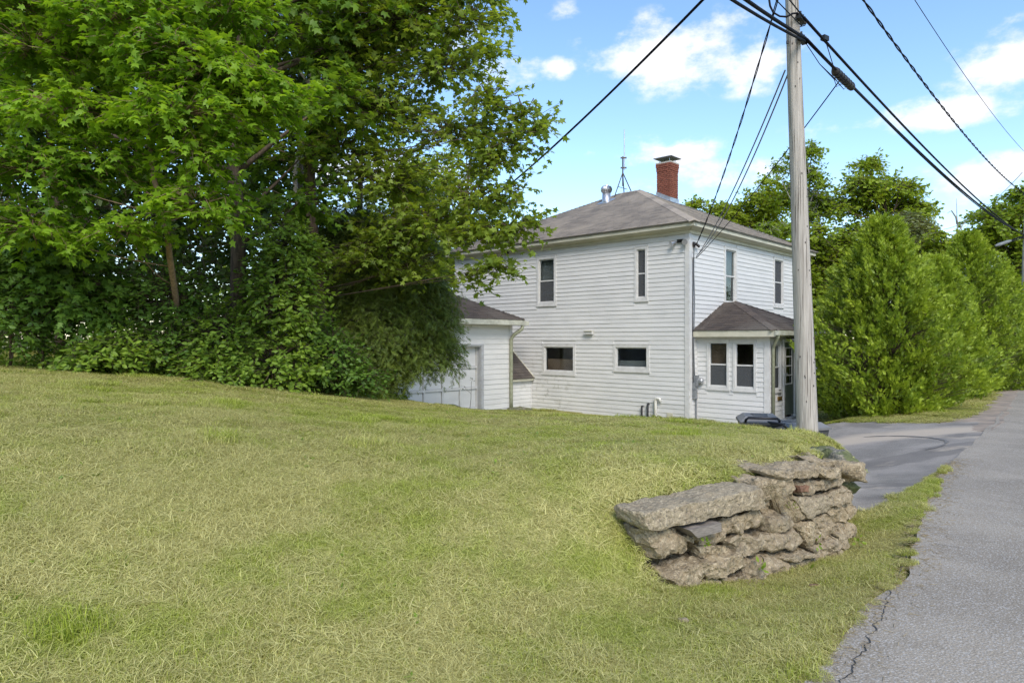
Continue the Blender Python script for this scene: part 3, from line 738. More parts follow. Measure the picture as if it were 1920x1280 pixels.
# lead flashing at the chimney foot
mb = MB()
for (s0, s1, axis) in ((-1, 1, D1), (-1, 1, D2)):
    pass
for n_, t_ in ((NL, D1), (NF, D2), (-NL, D1), (-NF, D2)):
    p0 = ch_c+n_*(CW/2+.004)-t_*(CW/2+.02); p1 = ch_c+n_*(CW/2+.004)+t_*(CW/2+.02); q0 = p0+n_*.16; q1 = p1+n_*.16
    def rz(p): return min(roof_z(p, 'L'), roof_z(p, 'F'), ZR)
    mb.add([(p0.x,p0.y,rz(p0)+.03),(p1.x,p1.y,rz(p1)+.03),(p1.x,p1.y,rz(p1)+.17),(p0.x,p0.y,rz(p0)+.17),(q0.x,q0.y,rz(q0)+.024),(q1.x,q1.y,rz(q1)+.024)], [(0,1,2,3),(4,5,1,0)])
obj('flashing', mb, M['galv'], chim)

# turbine vent
vp = Rg + D1*.85 - D2*.9; vz = ZR-.9*PITCH
vent = obj('turbine_vent', MB().lathe((vp.x, vp.y, vz-.12), [(.17, 0), (.16, .12), (.15, .42)], 18), M['galv'], house, smooth=True)
mb = MB()
base_q = [(vp+a_*.26*D1+b_*.26*D2, b_) for a_, b_ in ((-1,-1),(1,-1),(1,1),(-1,1))]
mb.add([(p.x, p.y, vz+b_*.26*PITCH+.03) for p, b_ in base_q]+[(p.x, p.y, vz+b_*.26*PITCH+.018) for p, b_ in base_q], [(0,1,2,3),(4,7,6,5),(0,4,5,1),(1,5,6,2),(2,6,7,3),(3,7,4,0)])
obj('base_flange', mb, M['galv'], vent)
for k in range(18):      # curved fins of the turbine head
    a = 2*math.pi*k/18; mb = MB(); pts = []
    for i in range(6):
        ph = -1.15+2.3*i/5; r_ = .085+.125*math.cos(ph*.95); zz = vz+.44+.14*math.sin(ph); aa = a+i*.07
        pts.append((vp.x+r_*math.cos(aa), vp.y+r_*math.sin(aa), zz)); pts.append((vp.x+(r_-.018)*math.cos(aa+.27), vp.y+(r_-.018)*math.sin(aa+.27), zz))
    mb.add(pts, [(2*i, 2*i+1, 2*i+3, 2*i+2) for i in range(5)]); obj('fin', mb, M['galv'], vent, smooth=True)
obj('crown', MB().lathe((vp.x, vp.y, vz+.56), [(.10, 0), (.09, .03), (.03, .045)], 14), M['galv'], vent)
obj('core', MB().lathe((vp.x, vp.y, vz+.3), [(.13, 0), (.13, .26)], 14), M['bronze'], vent)

# things fixed to the side wall
def fix(name, mb, mat, **kw): return obj(name, mb, M[mat], house, **kw)
s_fl = s_of(HC, D1, 1277)
zf = z_of(HC, D1, s_fl, 453)
fl = fix('floodlight', obox(MB(), HC, D1, NL, s_fl-.09, s_fl+.09, zf-.03, zf+.06, .022, .07), 'bronze', label='twin floodlight under the eave near the corner')
for sg in (-1, 1):
    c0 = Vector(wp(HC, D1, NL, s_fl+sg*.15, zf-.01, .10)); dr = (NL*.7+D1*sg*.5-ZU*.35).normalized()
    obj('lamp_head', MB().tube([c0-dr*.05, c0, c0+dr*.12], [.03, .05, .08], 12), M['galv'], fl, smooth=False)
s_v = s_of(HC, D1, 1106.5); zv = z_of(HC, D1, s_v, 624)
hv = fix('wall_vent', obox(MB(), HC, D1, NL, s_v-.15, s_v+.15, zv-.04, zv+.05, .022, .12), 'trim'); obj('vent_lip', obox(MB(), HC, D1, NL, s_v-.16, s_v+.16, zv+.05, zv+.065, .022, .15), M['cream'], hv)
def pipe(u, vt, vb, r_, mat, label=None, hook=True, out=.09):
    s = s_of(HC, D1, u); zt_ = z_of(HC, D1, s, vt); q = lambda z, o, ds=0: wp(HC, D1, NL, s+ds, z, o)
    zb_ = z_of(HC, D1, s, vb)
    if mat == 'paintpipe':
        path = [q(zb_-.02, .02), q(zb_-.02, out), q(zt_-.06, out), q(zt_, out), q(zt_+.02, out, -.06), q(zt_, out, -.14), q(zt_-.07, out, -.16)]
    else:
        path = [q(zt_, .03), q(zt_+.01, out), q(zb_+.04, out), q(zb_, out, -.02), q(zb_-.02, out, -.09)]
    return fix('drain_pipe', MB().tube(path, r_, 9), mat, smooth=True, label=label)
pipe(1206.5, 761, 780, .026, 'black', 'short black drain pipe near the ground')
pipe(1217.5, 757, 781, .03, 'black', 'taller black drain pipe near the ground')
pipe(1232, 747, 782, .042, 'paintpipe', 'white gooseneck vent pipe near the ground')
s_t = s_of(HC, D1, 1257); fix('access_cover', obox(MB(), HC, D1, NL, s_t-.09, s_t+.09, ZB+.10, ZB+.26, .022, .045), 'cream')
s_c = s_of(HC, D1, 954); zc = z_of(HC, D1, s_c, 473)
fix('eave_camera', obox(MB(), HC, D1, NL, s_c-.06, s_c+.06, zc-.06, zc+.05, .03, .16), 'bronze')
# service entrance: conduits, meter, disconnect on the front wall beside the corner
cs_ = .19
mt = fix('electric_meter', obox(MB(), HC, D2, NF, .17, .34, .33, .62, .022, .12), 'meter', label='grey meter box with round glass dial by the corner')
pc = Vector(wp(HC, D2, NF, .33, .47, .12)); obj('dial', MB().tube([pc, pc+NF*.10, pc+NF*.13], [.085, .085, .06], 16), M['galv'], mt)
obj('meter_door', obox(MB(), HC, D2, NF, .185, .325, .35, .60, .12, .128), M['meter'], mt)
fix('disconnect_box', obox(MB(), HC, D2, NF, .12, .25, .22, .42, .022, .09), 'meter'); db = fix('lower_box', obox(MB(), HC, D2, NF, .12, .29, -.02, .21, .022, .10), 'meter')
fix('ground_conduit', MB().tube([wp(HC,D2,NF,.30,.33,.05), wp(HC,D2,NF,.30,ZB,.05)], .028, 8), 'meter')
fix('conduit', MB().tube([wp(HC,D2,NF,.20,z,.045+.012*math.sin(z*3)) for z in np.linspace(.62, 4.16, 14)], .016, 7), 'meter', smooth=True, label='grey service conduit up the wall')
fix('phone_cable', MB().tube([wp(HC,D2,NF,.135+.012*math.sin(z*2.2),z,.04) for z in np.linspace(.1, 3.85, 14)], .010, 6), 'cable', smooth=True)
sk = fix('service_bracket', obox(MB(), HC, D2, NF, .15, .25, 4.16, 4.30, .022, .06), 'iron')
for i in range(3):
    c0 = Vector(wp(HC, D2, NF, .20+.07*i, 4.23-.02*i, .11)); obj('insulator', MB().tube([c0-ZU*.04, c0-ZU*.015, c0+ZU*.015, c0+ZU*.04], [.02,.035,.035,.02], 8), M['iron'], sk)

# ------------------------------------------------------------------ porch
OA = HC+D2*PA0; nA, nB, nC = -D2, NF, D2
OB = OA+NF*PD
pb = ZB+.06
wA = [win_px(OA, NF, 1326, 1367.5, 637.5, 728.5), win_px(OA, NF, 1374.8, 1418.5, 638.5, 731.5)]
wB = [win_px(OB, D2, 1447.2, 1463.6, 643, 733)]
dS = (s_of(OB, D2, 1467.4), s_of(OB, D2, 1490)); dZ0 = ZB+.27; dZ1 = 1.60
pwA = obj('porch_wall', wall_with_windows('w', OA, NF, nA, PD, pb, PZT, wA, 0, PD, 3), M['white'], house, label='porch side wall with a pair of windows')
siding(pwA, OA, NF, nA, pb, PZT-.01, [shrink(o) for o in wA]+[(wA[0][0]-.0, PD-.17, wA[0][3]-.02, PZT)], .05, PD-.13, 3)
obj('corner_board', obox(MB(), OA, NF, nA, PD-.128, PD+.03, pb-.02, PZT-.001, .0015, .031), M['trim'], pwA)
obj('corner_board', obox(MB(), OA, NF, nA, .0, .048, pb-.02, PZT-.001, .0015, .031), M['trim'], pwA)
obj('frieze_board', obox(MB(), OA, NF, nA, .049, PD-.129, wA[0][3]+.022, PZT-.001, .0015, .024), M['trim'], pwA)
pwB = obj('porch_wall', wall_with_windows('w', OB, D2, nB, PW, pb, PZT, wB, 0, PW, 4, extra=[(dS[0]+.05, dS[1]-.05, pb-.1, dZ1-.05)]), M['white'], house, label='porch front wall with the green door')
siding(pwB, OB, D2, nB, pb, PZT-.01, [shrink(o) for o in wB]+[(dS[0], dS[1], pb-.2, dZ1)], .0, PW-.12, 4)
obj('corner_board', obox(MB(), OB, D2, nB, PW-.118, PW+.03, pb-.02, PZT-.001, .0015, .031), M['trim'], pwB)
mb = MB(); obox(mb, OA+D2*PW, NF, nC, .0, PD-.09, pb, PZT, -.09, 0); obj('porch_wall', mb, M['white'], house)
obj('porch_floor', obox(MB(), OA, NF, nA, .02, PD-.1, pb-.02, pb+.02, -PW+.1, -.1), M['brownroom'], house)
obj('porch_ceiling', obox(MB(), OA, NF, nA, .02, PD-.1, PZT-.05, PZT-.01, -PW+.1, -.1), M['brownroom'], house)
obj('porch_inner_wall', obox(MB(), OA, NF, nA, .03, PD-.12, pb, PZT-.06, -1.5, -1.45), M['brownroom'], house)
window(house, OA, NF, nA, *wA[0], cw=.06, screen=True, blind=(0, .95, 'brownroom'), name='porch_window', label='porch window nearer the house wall')
window(house, OA, NF, nA, *wA[1], cw=.06, screen=True, name='porch_window', label='porch window nearer the door corner')
window(house, OB, D2, nB, *wB[0], cw=.045, screen=True, blind=(.5, .95, 'brownroom'), name='porch_window', label='slim porch window beside the door')
# door with its frame
fr = MB(); obox(fr, OB,D2,nB, dS[0], dS[0]+.07, dZ0-.06, dZ1, .001, .035); obox(fr, OB,D2,nB, dS[1]-.07, dS[1], dZ0-.06, dZ1, .001, .035); obox(fr, OB,D2,nB, dS[0]+.07, dS[1]-.07, dZ1-.07, dZ1, .001, .035)
obj('door_frame', fr, M['trim'], house)
a, b = dS[0]+.075, dS[1]-.075
g0, g1, gz0, gz1 = a+.11, b-.11, dZ0+.82, dZ1-.20
mb = MB()
for (x0, x1, y0, y1) in ((a, g0, dZ0, dZ1-.075), (g1, b, dZ0, dZ1-.075), (g0, g1, dZ0, gz0), (g0, g1, gz1, dZ1-.075)): obox(mb, OB,D2,nB, x0, x1, y0, y1, -.045, -.005)
door = obj('front_door', mb, M['green_door'], house, label='sage green entrance door with four glass lights')
mb = MB()
for (x0, x1, y0, y1) in ((g0, g0+.035, gz0, gz1), (g1-.035, g1, gz0, gz1), (g0+.035, g1-.035, gz1-.035, gz1), (g0+.035, g1-.035, gz0, gz0+.035)): obox(mb, OB,D2,nB, x0, x1, y0, y1, -.006, .006)
for k in range(1, 4):
    zz = gz0+(gz1-gz0)*k/4; obox(mb, OB,D2,nB, g0+.035, g1-.035, zz-.014, zz+.014, -.006, .005)
obj('glazing_bars', mb, M['trim'], door)
for k in range(4):
    zz = gz0+(gz1-gz0)*k/4; z2 = gz0+(gz1-gz0)*(k+1)/4; obj('pane', obox(MB(), OB,D2,nB, g0+.03, g1-.03, zz+.012, z2-.012, -.03, -.027), M['glass'], door)
obj('door_back', obox(MB(), OB,D2,nB, g0-.02, g1+.02, gz0-.02, gz1+.02, -.3, -.28), M['sheath'], door)
for k in range(2):
    zz = dZ0+.10+.36*k; obj('panel', obox(MB(), OB,D2,nB, a+.11, b-.11, zz, zz+.30, -.006, .004), M['green_door'], door)
hp = Vector(wp(OB,D2,nB, a+.05, gz0+.30, .0)); obj('handle', MB().tube([hp, hp+nB*.05, hp+nB*.05+D2*.09], .013, 7), M['galv'], door)
obj('threshold', obox(MB(), OB,D2,nB, dS[0], dS[1], dZ0-.11, dZ0-.062, -.05, .08), M['jamb'], door)
obj('door_step', obox(MB(), OB,D2,nB, dS[0]-.08, dS[1]+.35, ZB-.25, ZB+.13, .03, .50), M['concrete'], house, label='mossy concrete doorstep')
lp = obox(MB(), OB,D2,nB, dS[0]+.15, dS[1]-.1, PZT-.07, PZT-.02, .03, .14); lf = obj('porch_light', lp, M['bronze'], house)
obj('shade', MB().lathe(tuple(Vector(wp(OB,D2,nB,(dS[0]+dS[1])/2+.02, PZT-.145, .12))), [(.05,0),(.11,.03),(.12,.075)], 14), M['galv'], lf)
ms = s_of(OB, D2, 1460); mz = z_of(OB, D2, ms, 746.5)
ml = obj('mail_slot', obox(MB(), OB,D2,nB, ms-.13, ms+.13, mz-.05, mz+.05, .022, .045), M['brass'], house); obj('flap', obox(MB(), OB,D2,nB, ms-.10, ms+.10, mz-.02, mz+.03, .045, .052), M['brass'], ml)
# house number 21
def digit(strokes, s0, z0, w_, h_):
    mb = MB()
    for (x0, y0, x1, y1) in strokes: obox(mb, OB,D2,nB, s0+x0*w_, s0+x1*w_, z0+y0*h_, z0+y1*h_, .026, .034)
    return mb
nz = mz+.09
for ch, st, ofs in (('2', [(0,.84,1,1),(.72,.55,1,.84),(0,.42,1,.58),(0,.16,.28,.42),(0,0,1,.16)], -.06), ('1', [(.36,0,.66,1),(.1,.80,.36,.93),(.1,0,.9,.12)], .03)):
    obj('house_number', digit(st, ms+ofs, nz, .075, .14), M['black'], house, label='black house number digit '+ch)
# porch roof: hip against the wall
pov = .26; pzE = 1.86; pr = .76
eA0 = OA-D2*pov; eA1 = OA+NF*(PD+pov)-D2*pov; eB1 = OA+NF*(PD+pov)+D2*(PW+pov); eC0 = OA+D2*(PW+pov)
lift = lambda p, z: Vector((p.x, p.y, z))
mid = PW/2; rpz = pzE+(mid+pov)*.44
rg0 = OA+D2*mid; rg1 = OA+D2*mid+NF*(PD-mid)
prf = obj('porch_roof', MB().hexa([lift(eA0+D2*.1+NF*.01, pzE-.10), lift(eA1+D2*.1-NF*.1, pzE-.10), lift(eB1-D2*.1-NF*.1, pzE-.10), lift(eC0-D2*.1+NF*.01, pzE-.10), lift(rg0+NF*.01, rpz-.16), lift(rg1, rpz-.16), lift(rg1+D2*.02, rpz-.16), lift(rg0+D2*.02+NF*.01, rpz-.16)]), M['sheath'], house)
shingle_plane(prf, 'roof_slope', lift(eA0, pzE), lift(eA1, pzE), lift(rg1, rpz), lift(rg0, rpz), M['shingle_brown'], seed=11, exp=.125)
shingle_plane(prf, 'roof_slope', lift(eA1, pzE), lift(eB1, pzE), lift(rg1, rpz), lift(rg1, rpz), M['shingle_brown'], seed=12, exp=.125)
shingle_plane(prf, 'roof_slope', lift(eB1, pzE), lift(eC0, pzE), lift(rg0, rpz), lift(rg1, rpz), M['shingle_brown'], seed=13, exp=.125)
cap_line(prf, lift(eA1, pzE), lift(rg1, rpz), M['shingle_brown'], .12, seed=1, na=.3); cap_line(prf, lift(eB1, pzE), lift(rg1, rpz), M['shingle_brown'], .12, seed=2, na=.3)
cap_line(prf, lift(eA0+NF*.28, pzE+.01), lift(rg0+NF*.12, rpz-.03), M['shingle_brown'], .07, seed=3, na=.05)
obj('fascia', obox(MB(), OA, NF, nA, .0, PD+pov, PZT-.02, pzE-.02, pov-.03, pov-.005), M['cream'], prf)
obj('fascia', obox(MB(), OB, D2, nB, -pov+.031, PW+pov, PZT-.02, pzE-.02, pov-.03, pov-.006), M['cream'], prf)
obj('soffit', obox(MB(), OA, NF, nA, .0, PD+pov-.031, PZT-.0, PZT+.015, -PW-pov+.03, pov-.031), M['cream'], prf)
gt = MB(); obox(gt, OB, D2, nB, -pov-.02, PW+pov, pzE-.14, pzE-.03, pov-.004, pov+.09)
obj('gutter', gt, M['gutter'], prf)
dp = [Vector(wp(OB,D2,nB, -.16, pzE-.14, pov+.04)), Vector(wp(OB,D2,nB, -.16, pzE-.20, pov+.03)), Vector(wp(OB,D2,nB, .06, pzE-.42, .09)), Vector(wp(OB,D2,nB, .075, pzE-.50, .075)), Vector(wp(OB,D2,nB, .075, ZB+.05, .075))]
obj('downspout', MB().tube(dp, .042, 8), M['olive'], house, smooth=True)
dp2 = [Vector(wp(OB,D2,nB, PW+.06, z, .06)) for z in (1.7, ZB+.3)]
obj('downspout', MB().tube(dp2, .045, 8), M['bronze'], house, smooth=True)

# antenna on the ridge
ac = Rg+D1*.75; az = ZR+.02
ant = thing('roof_antenna', (ac.x, ac.y, az), 'thin rooftop antenna mast on a small tripod beside the turbine vent', 'antenna')
mz0, mz1, mz2 = az+.25, az+1.35, az+2.35
obj('mast', MB().tube([(ac.x, ac.y, mz0), (ac.x, ac.y, mz1)], .026, 7), M['iron'], ant)
obj('whip', MB().tube([(ac.x+.06, ac.y, mz1-.5), (ac.x+.06, ac.y, mz2)], [.022, .018], 7), M['galv'], ant)
for k, zz in enumerate((mz1-.05, mz1-.42)): obj('clamp', MB().box((ac.x+.03, ac.y, zz), .22, .06, .045), M['iron'], ant)
feet = [ac-D2*.42+D1*.1, ac+D2*.42+D1*.2, ac-D1*.35+D2*.05]
for p in feet:
    pz = ZR-abs((p-ac).dot(D2))*PITCH-.01
    if (p-ac).dot(D1) < -.3: pz = ZR-.0
    obj('leg', MB().tube([(p.x, p.y, pz), (ac.x, ac.y, az+.75)], .019, 6), M['iron'], ant)
obj('brace', MB().tube([(ac-D2*.30).to_tuple()[:2]+(az+.18,), (ac+D2*.30).to_tuple()[:2]+(az+.18,)], .012, 5), M['iron'], ant)

# ------------------------------------------------------------------ cellar entry and garage
SB = 5.76; BWD = 1.25
QB = HC+D1*SB
cel = thing('cellar_entry', (QB.x, QB.y, ZB), 'small lean-to cellar entry with brown shingle roof between house and garage', 'shed')
bz = .38
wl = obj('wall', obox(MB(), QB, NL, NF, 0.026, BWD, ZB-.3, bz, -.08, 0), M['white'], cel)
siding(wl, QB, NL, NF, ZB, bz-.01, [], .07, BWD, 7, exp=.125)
obj('corner_board', obox(MB(), QB, NL, NF, .026, .068, ZB, bz-.01, .0015, .03), M['trim'], cel)
a_ = QB+NF*.14+NL*.024; b_ = QB+NF*.14+NL*BWD; c_ = QB+D1*.86+NL*BWD; d_ = QB+D1*.86+NL*.024
shingle_plane(cel, 'roof', lift(a_, bz-.03), lift(b_, bz-.03), lift(c_, 1.24), lift(d_, 1.24), M['shingle_brown'], seed=21, exp=.125, thick=.035)
mb = MB().hexa([lift(a_, bz-.10), lift(a_+NL*.03, bz-.10), lift(d_+NL*.03, 1.17), lift(d_, 1.17), lift(a_, bz+.0), lift(a_+NL*.03, bz+.0), lift(d_+NL*.03, 1.27), lift(d_, 1.27)])
obj('rake_board', mb, M['cream'], cel); obj('fascia', obox(MB(), QB, NL, NF, .055, BWD, bz-.12, bz-.035, .10, .125), M['cream'], cel)

GT = 5.62; GO = HC+D1*GT-D2*1.15; GW, GD = 5.6, 6.2; GZ = .58; GE = .80
gar = thing('garage', (GO.x, GO.y, ZB), 'white single-storey garage with brown hip roof and white panelled overhead door', 'garage')
gd_s0 = s_of(GO, NL, 906); gd_top = 1.42; gd_w = 3.0
gd_s1 = gd_s0+gd_w
GZB = ZB-.3
gops = [(gd_s0+.10, gd_s1-.10, GZB-.1, gd_top-.03)]
mb = MB()
for c in cells(GW, GZB, 2.36, gops): obox(mb, GO, NL, NF, *c, -.1, 0)
GTOP = z_of(GO, NL, 0, 598)-.12
mb = MB()
for c in cells(GW, GZB, GTOP, gops): obox(mb, GO, NL, NF, *c, -.1, 0)
gw = obj('wall', mb, M['white'], gar, label='garage front wall')
siding(gw, GO, NL, NF, ZB, gd_top+.55, [(gd_s0, gd_s1, GZB, gd_top+.06)], .11, GW-.11, 8, exp=.155)
zz = gd_top+.55+.155*0
k = 0; zz = ZB
while zz < gd_top+.55-.02: zz += .155
s = .11; r = random.Random(5)
while s < GW-.2:
    s2 = min(s+r.uniform(.9, 1.6), GW-.11); obj('siding_board', obox(MB(), GO, NL, NF, s+.002, s2-.002, zz+.003, GTOP-.01, .001, .014), M['white'], gw); s = s2
obj('corner_board', obox(MB(), GO, NL, NF, -.03, .108, GZB+.2, GTOP-.001, .0015, .03), M['trim'], gar)
mb = MB(); obox(mb, GO, D1, D2, .1, GD, GZB, GTOP, -.1, 0); obj('wall', mb, M['white'], gar)
mb = MB(); obox(mb, GO+NL*GW, D1, NL, .1, GD, GZB, GTOP, -.1, 0); obj('wall', mb, M['white'], gar)
mb = MB(); obox(mb, GO+D1*GD, NL, D1, .1, GW-.1, GZB, GTOP, -.1, 0); obj('wall', mb, M['white'], gar)
mb = MB(); obox(mb, GO,NL,NF, gd_s0, gd_s0+.105, GZB, gd_top, .001, .03); obox(mb, GO,NL,NF, gd_s1-.105, gd_s1, GZB, gd_top, .001, .03); obox(mb, GO,NL,NF, gd_s0, gd_s1, gd_top, gd_top+.055, .001, .03)
obox(mb, GO,NL,NF, gd_s0+.10, gd_s0+.115, GZB, gd_top, -.2, .001); obox(mb, GO,NL,NF, gd_s1-.115, gd_s1-.10, GZB, gd_top, -.2, .001)
obj('door_frame', mb, M['jamb'], gar)
gd = obj('garage_door', obox(MB(), GO,NL,NF, gd_s0+.116, gd_s1-.116, GZB, gd_top-.001, -.22, -.19), M['trim'], gar, label='white sectional overhead door with square panels')
cw_ = (gd_w-.232)/4; rows = [1.42, .77, .14, -.48, -1.1]
mb = MB()
for i in range(5):
    sx = gd_s0+.116+cw_*i; obox(mb, GO,NL,NF, max(sx-.03, gd_s0+.117), min(sx+.03, gd_s1-.117), GZB, gd_top-.002, -.19, -.135)
obj('stile', mb, M['trim'], gd)
for z in rows[1:4]: obj('rail', obox(MB(), GO,NL,NF, gd_s0+.117, gd_s1-.117, z-.03, z+.03, -.19, -.138), M['trim'], gd)
for i in range(4):
    for j in range(3):
        sx = gd_s0+.116+cw_*i; obj('panel', obox(MB(), GO,NL,NF, sx+.045, sx+cw_-.045, rows[j+1]+.045, rows[j]-.045, -.19, -.176), M['white'], gd)
hpz = Vector(wp(GO,NL,NF, gd_s0+.116+cw_*2, -.35, -.135)); obj('handle', MB().tube([hpz, hpz+NF*.05, hpz+NF*.05-ZU*.12], .015, 6), M['iron'], gd)
gov = .30; ge = GTOP+.10
gE = [GO+NF*gov+D2*gov, GO+NF*gov+NL*(GW+gov), GO+D1*(GD+gov)+NL*(GW+gov), GO+D1*(GD+gov)+D2*gov]
gE = [lift(p, ge) for p in gE]; gh = (GW+2*gov)/2
gR1 = lift(GO+NF*gov+D1*gh+NL*(GW/2), ge+gh*.49); gR2 = lift(GO+D1*(GD+gov-gh)+NL*(GW/2), ge+gh*.49)
grf = obj('roof', MB().hexa([p-ZU*.05+(lift(gR1, ge)-p).normalized()*.1 for p in gE]+[gR1-ZU*.2, gR1-ZU*.2, gR2-ZU*.2, gR2-ZU*.2]), M['sheath'], gar)
shingle_plane(grf, 'roof_slope', gE[1], gE[0], gR1, gR1, M['shingle_brown'], seed=31, exp=.125)
shingle_plane(grf, 'roof_slope', gE[0], gE[3], gR2, gR1, M['shingle_brown'], seed=32, exp=.125)
shingle_plane(grf, 'roof_slope', gE[2], gE[1], gR1, gR2, M['shingle_brown'], seed=33, exp=.125)
shingle_plane(grf, 'roof_slope', gE[3], gE[2], gR2, gR2, M['shingle_brown'], seed=34, exp=.125)
for i, (p, q_) in enumerate(((gE[0], gR1), (gE[1], gR1))): cap_line(grf, p, q_, M['shingle_brown'], .11, seed=40+i, na=.34)
obj('fascia', obox(MB(), GO, NL, NF, -gov, GW+gov, ge-.17, ge-.015, gov-.028, gov-.003), M['cream'], grf)
obj('fascia', obox(MB(), GO, D1, D2, -gov+.03, GD+gov, ge-.17, ge-.015, gov-.028, gov-.003), M['cream'], grf)
obj('soffit', obox(MB(), GO, NL, NF, -gov+.03, GW+gov, ge-.14, ge-.12, .032, gov-.03), M['trim'], grf)
mb = MB(); g0_, g1_ = -gov-.10, GW+gov
for (a0, a1, y0, y1) in ((gov, gov+.012, -.16, -.02), (gov, gov+.10, -.16, -.148), (gov+.09, gov+.105, -.16, -.03)): obox(mb, GO, NL, NF, g0_, g1_, ge+y0-.02, ge+y1-.02, a0, a1)
obj('gutter', mb, M['gutter'], gar)
d0 = lambda s_, z_, o_: Vector(wp(GO, NL, NF, s_, z_, o_))
obj('downspout', MB().tube([d0(-.16, ge-.19, gov+.05), d0(-.15, ge-.30, gov+.03), d0(.02, ge-.47, .16), d0(.085, ge-.62, .085), d0(.085, .9, .085), d0(.085, -.25, .085), d0(.085, ZB+.06, .085)], .058, 8), M['olive'], gar, smooth=True, label='olive downspout at the garage corner')

# ------------------------------------------------------------------ dry stone wall of broken concrete slabs
wdir = Vector((1.85, 1.10, 0)).normalized(); wn_ = Vector((wdir.y, -wdir.x, 0)); WA = Vector((.95, 4.5, 0))
def on_wall(x, y):
    u, v = 1120+x/3.556, 820+y/3.556; k = (u-CX)/F
    Yd = (WA.x*wn_.x+WA.y*wn_.y)/(k*wn_.x+wn_.y); p = P(u, v, Yd)
    return ((p-WA).dot(wdir), p.z)
wall_t = thing('stone_wall', (1.9, 5.0, 0), 'low dry stacked retaining wall of broken concrete slabs at the lawn corner', 'stone wall')
def stone_mesh(corner, depth, out, rough, seed, n=(13, 6, 5), rnd=.35):
    """corner: TL, TR, BR, BL as (s, z); depth goes back into the bank"""
    r = Vector((seed*3.71, seed*1.37, seed*.77)); vid = {}; mb = MB()
    TL, TR, BR, BL = corner
    def pt(i, j, k):
        key = (i, j, k)
        if key in vid: return vid[key]
        a, b, c = i/n[0], j/n[1], k/n[2]
        A, B, C_ = 2*a-1, 2*b-1, 2*c-1      # round the box towards a superellipsoid
        def rn(x, y, z, e): return x*(1-rnd*.5*(abs(y)**e+abs(z)**e)*.28)
        e = 6; A2, B2, C2 = rn(A, B, C_, e), rn(B, A, C_, e), rn(C_, A, B, e)
        a, b, c = (A2+1)/2, (B2+1)/2, (C2+1)/2
        s = (BL[0]*(1-a)+BR[0]*a)*(1-b)+(TL[0]*(1-a)+TR[0]*a)*b; z = (BL[1]*(1-a)+BR[1]*a)*(1-b)+(TL[1]*(1-a)+TR[1]*a)*b
        o = out-depth+c*depth
        p = WA+wdir*s+wn_*o+ZU*z
        q = noise.noise_vector(p*5.5+r)*.030*rough+noise.noise_vector(p*13+r)*.024*rough+noise.noise_vector(p*30+r)*.015*rough+noise.noise_vector(p*62+r)*.007*rough
        q = q+(wn_*.6+ZU*.3)*((noise.ridged_multi_fractal(p*7+r, 1.0, 2.1, 4, 1.0, 2.0)-1.0)*.020*rough)
        p = p+q
        vid[key] = len(mb.v); mb.v.append(tuple(p)); return vid[key]
    for ax in range(3):
        o1, o2 = [x for x in range(3) if x != ax]
        for side in (0, n[ax]):
            for x in range(n[o1]):
                for y in range(n[o2]):
                    ks = []
                    for dx, dy in ((0,0),(1,0),(1,1),(0,1)):
                        t = [0,0,0]; t[ax] = side; t[o1] = x+dx; t[o2] = y+dy; ks.append(pt(*t))
                    if (side == 0) == (ax == 1): ks = ks
                    else: ks = ks[::-1]
                    mb.f.append(tuple(ks))
    return mb
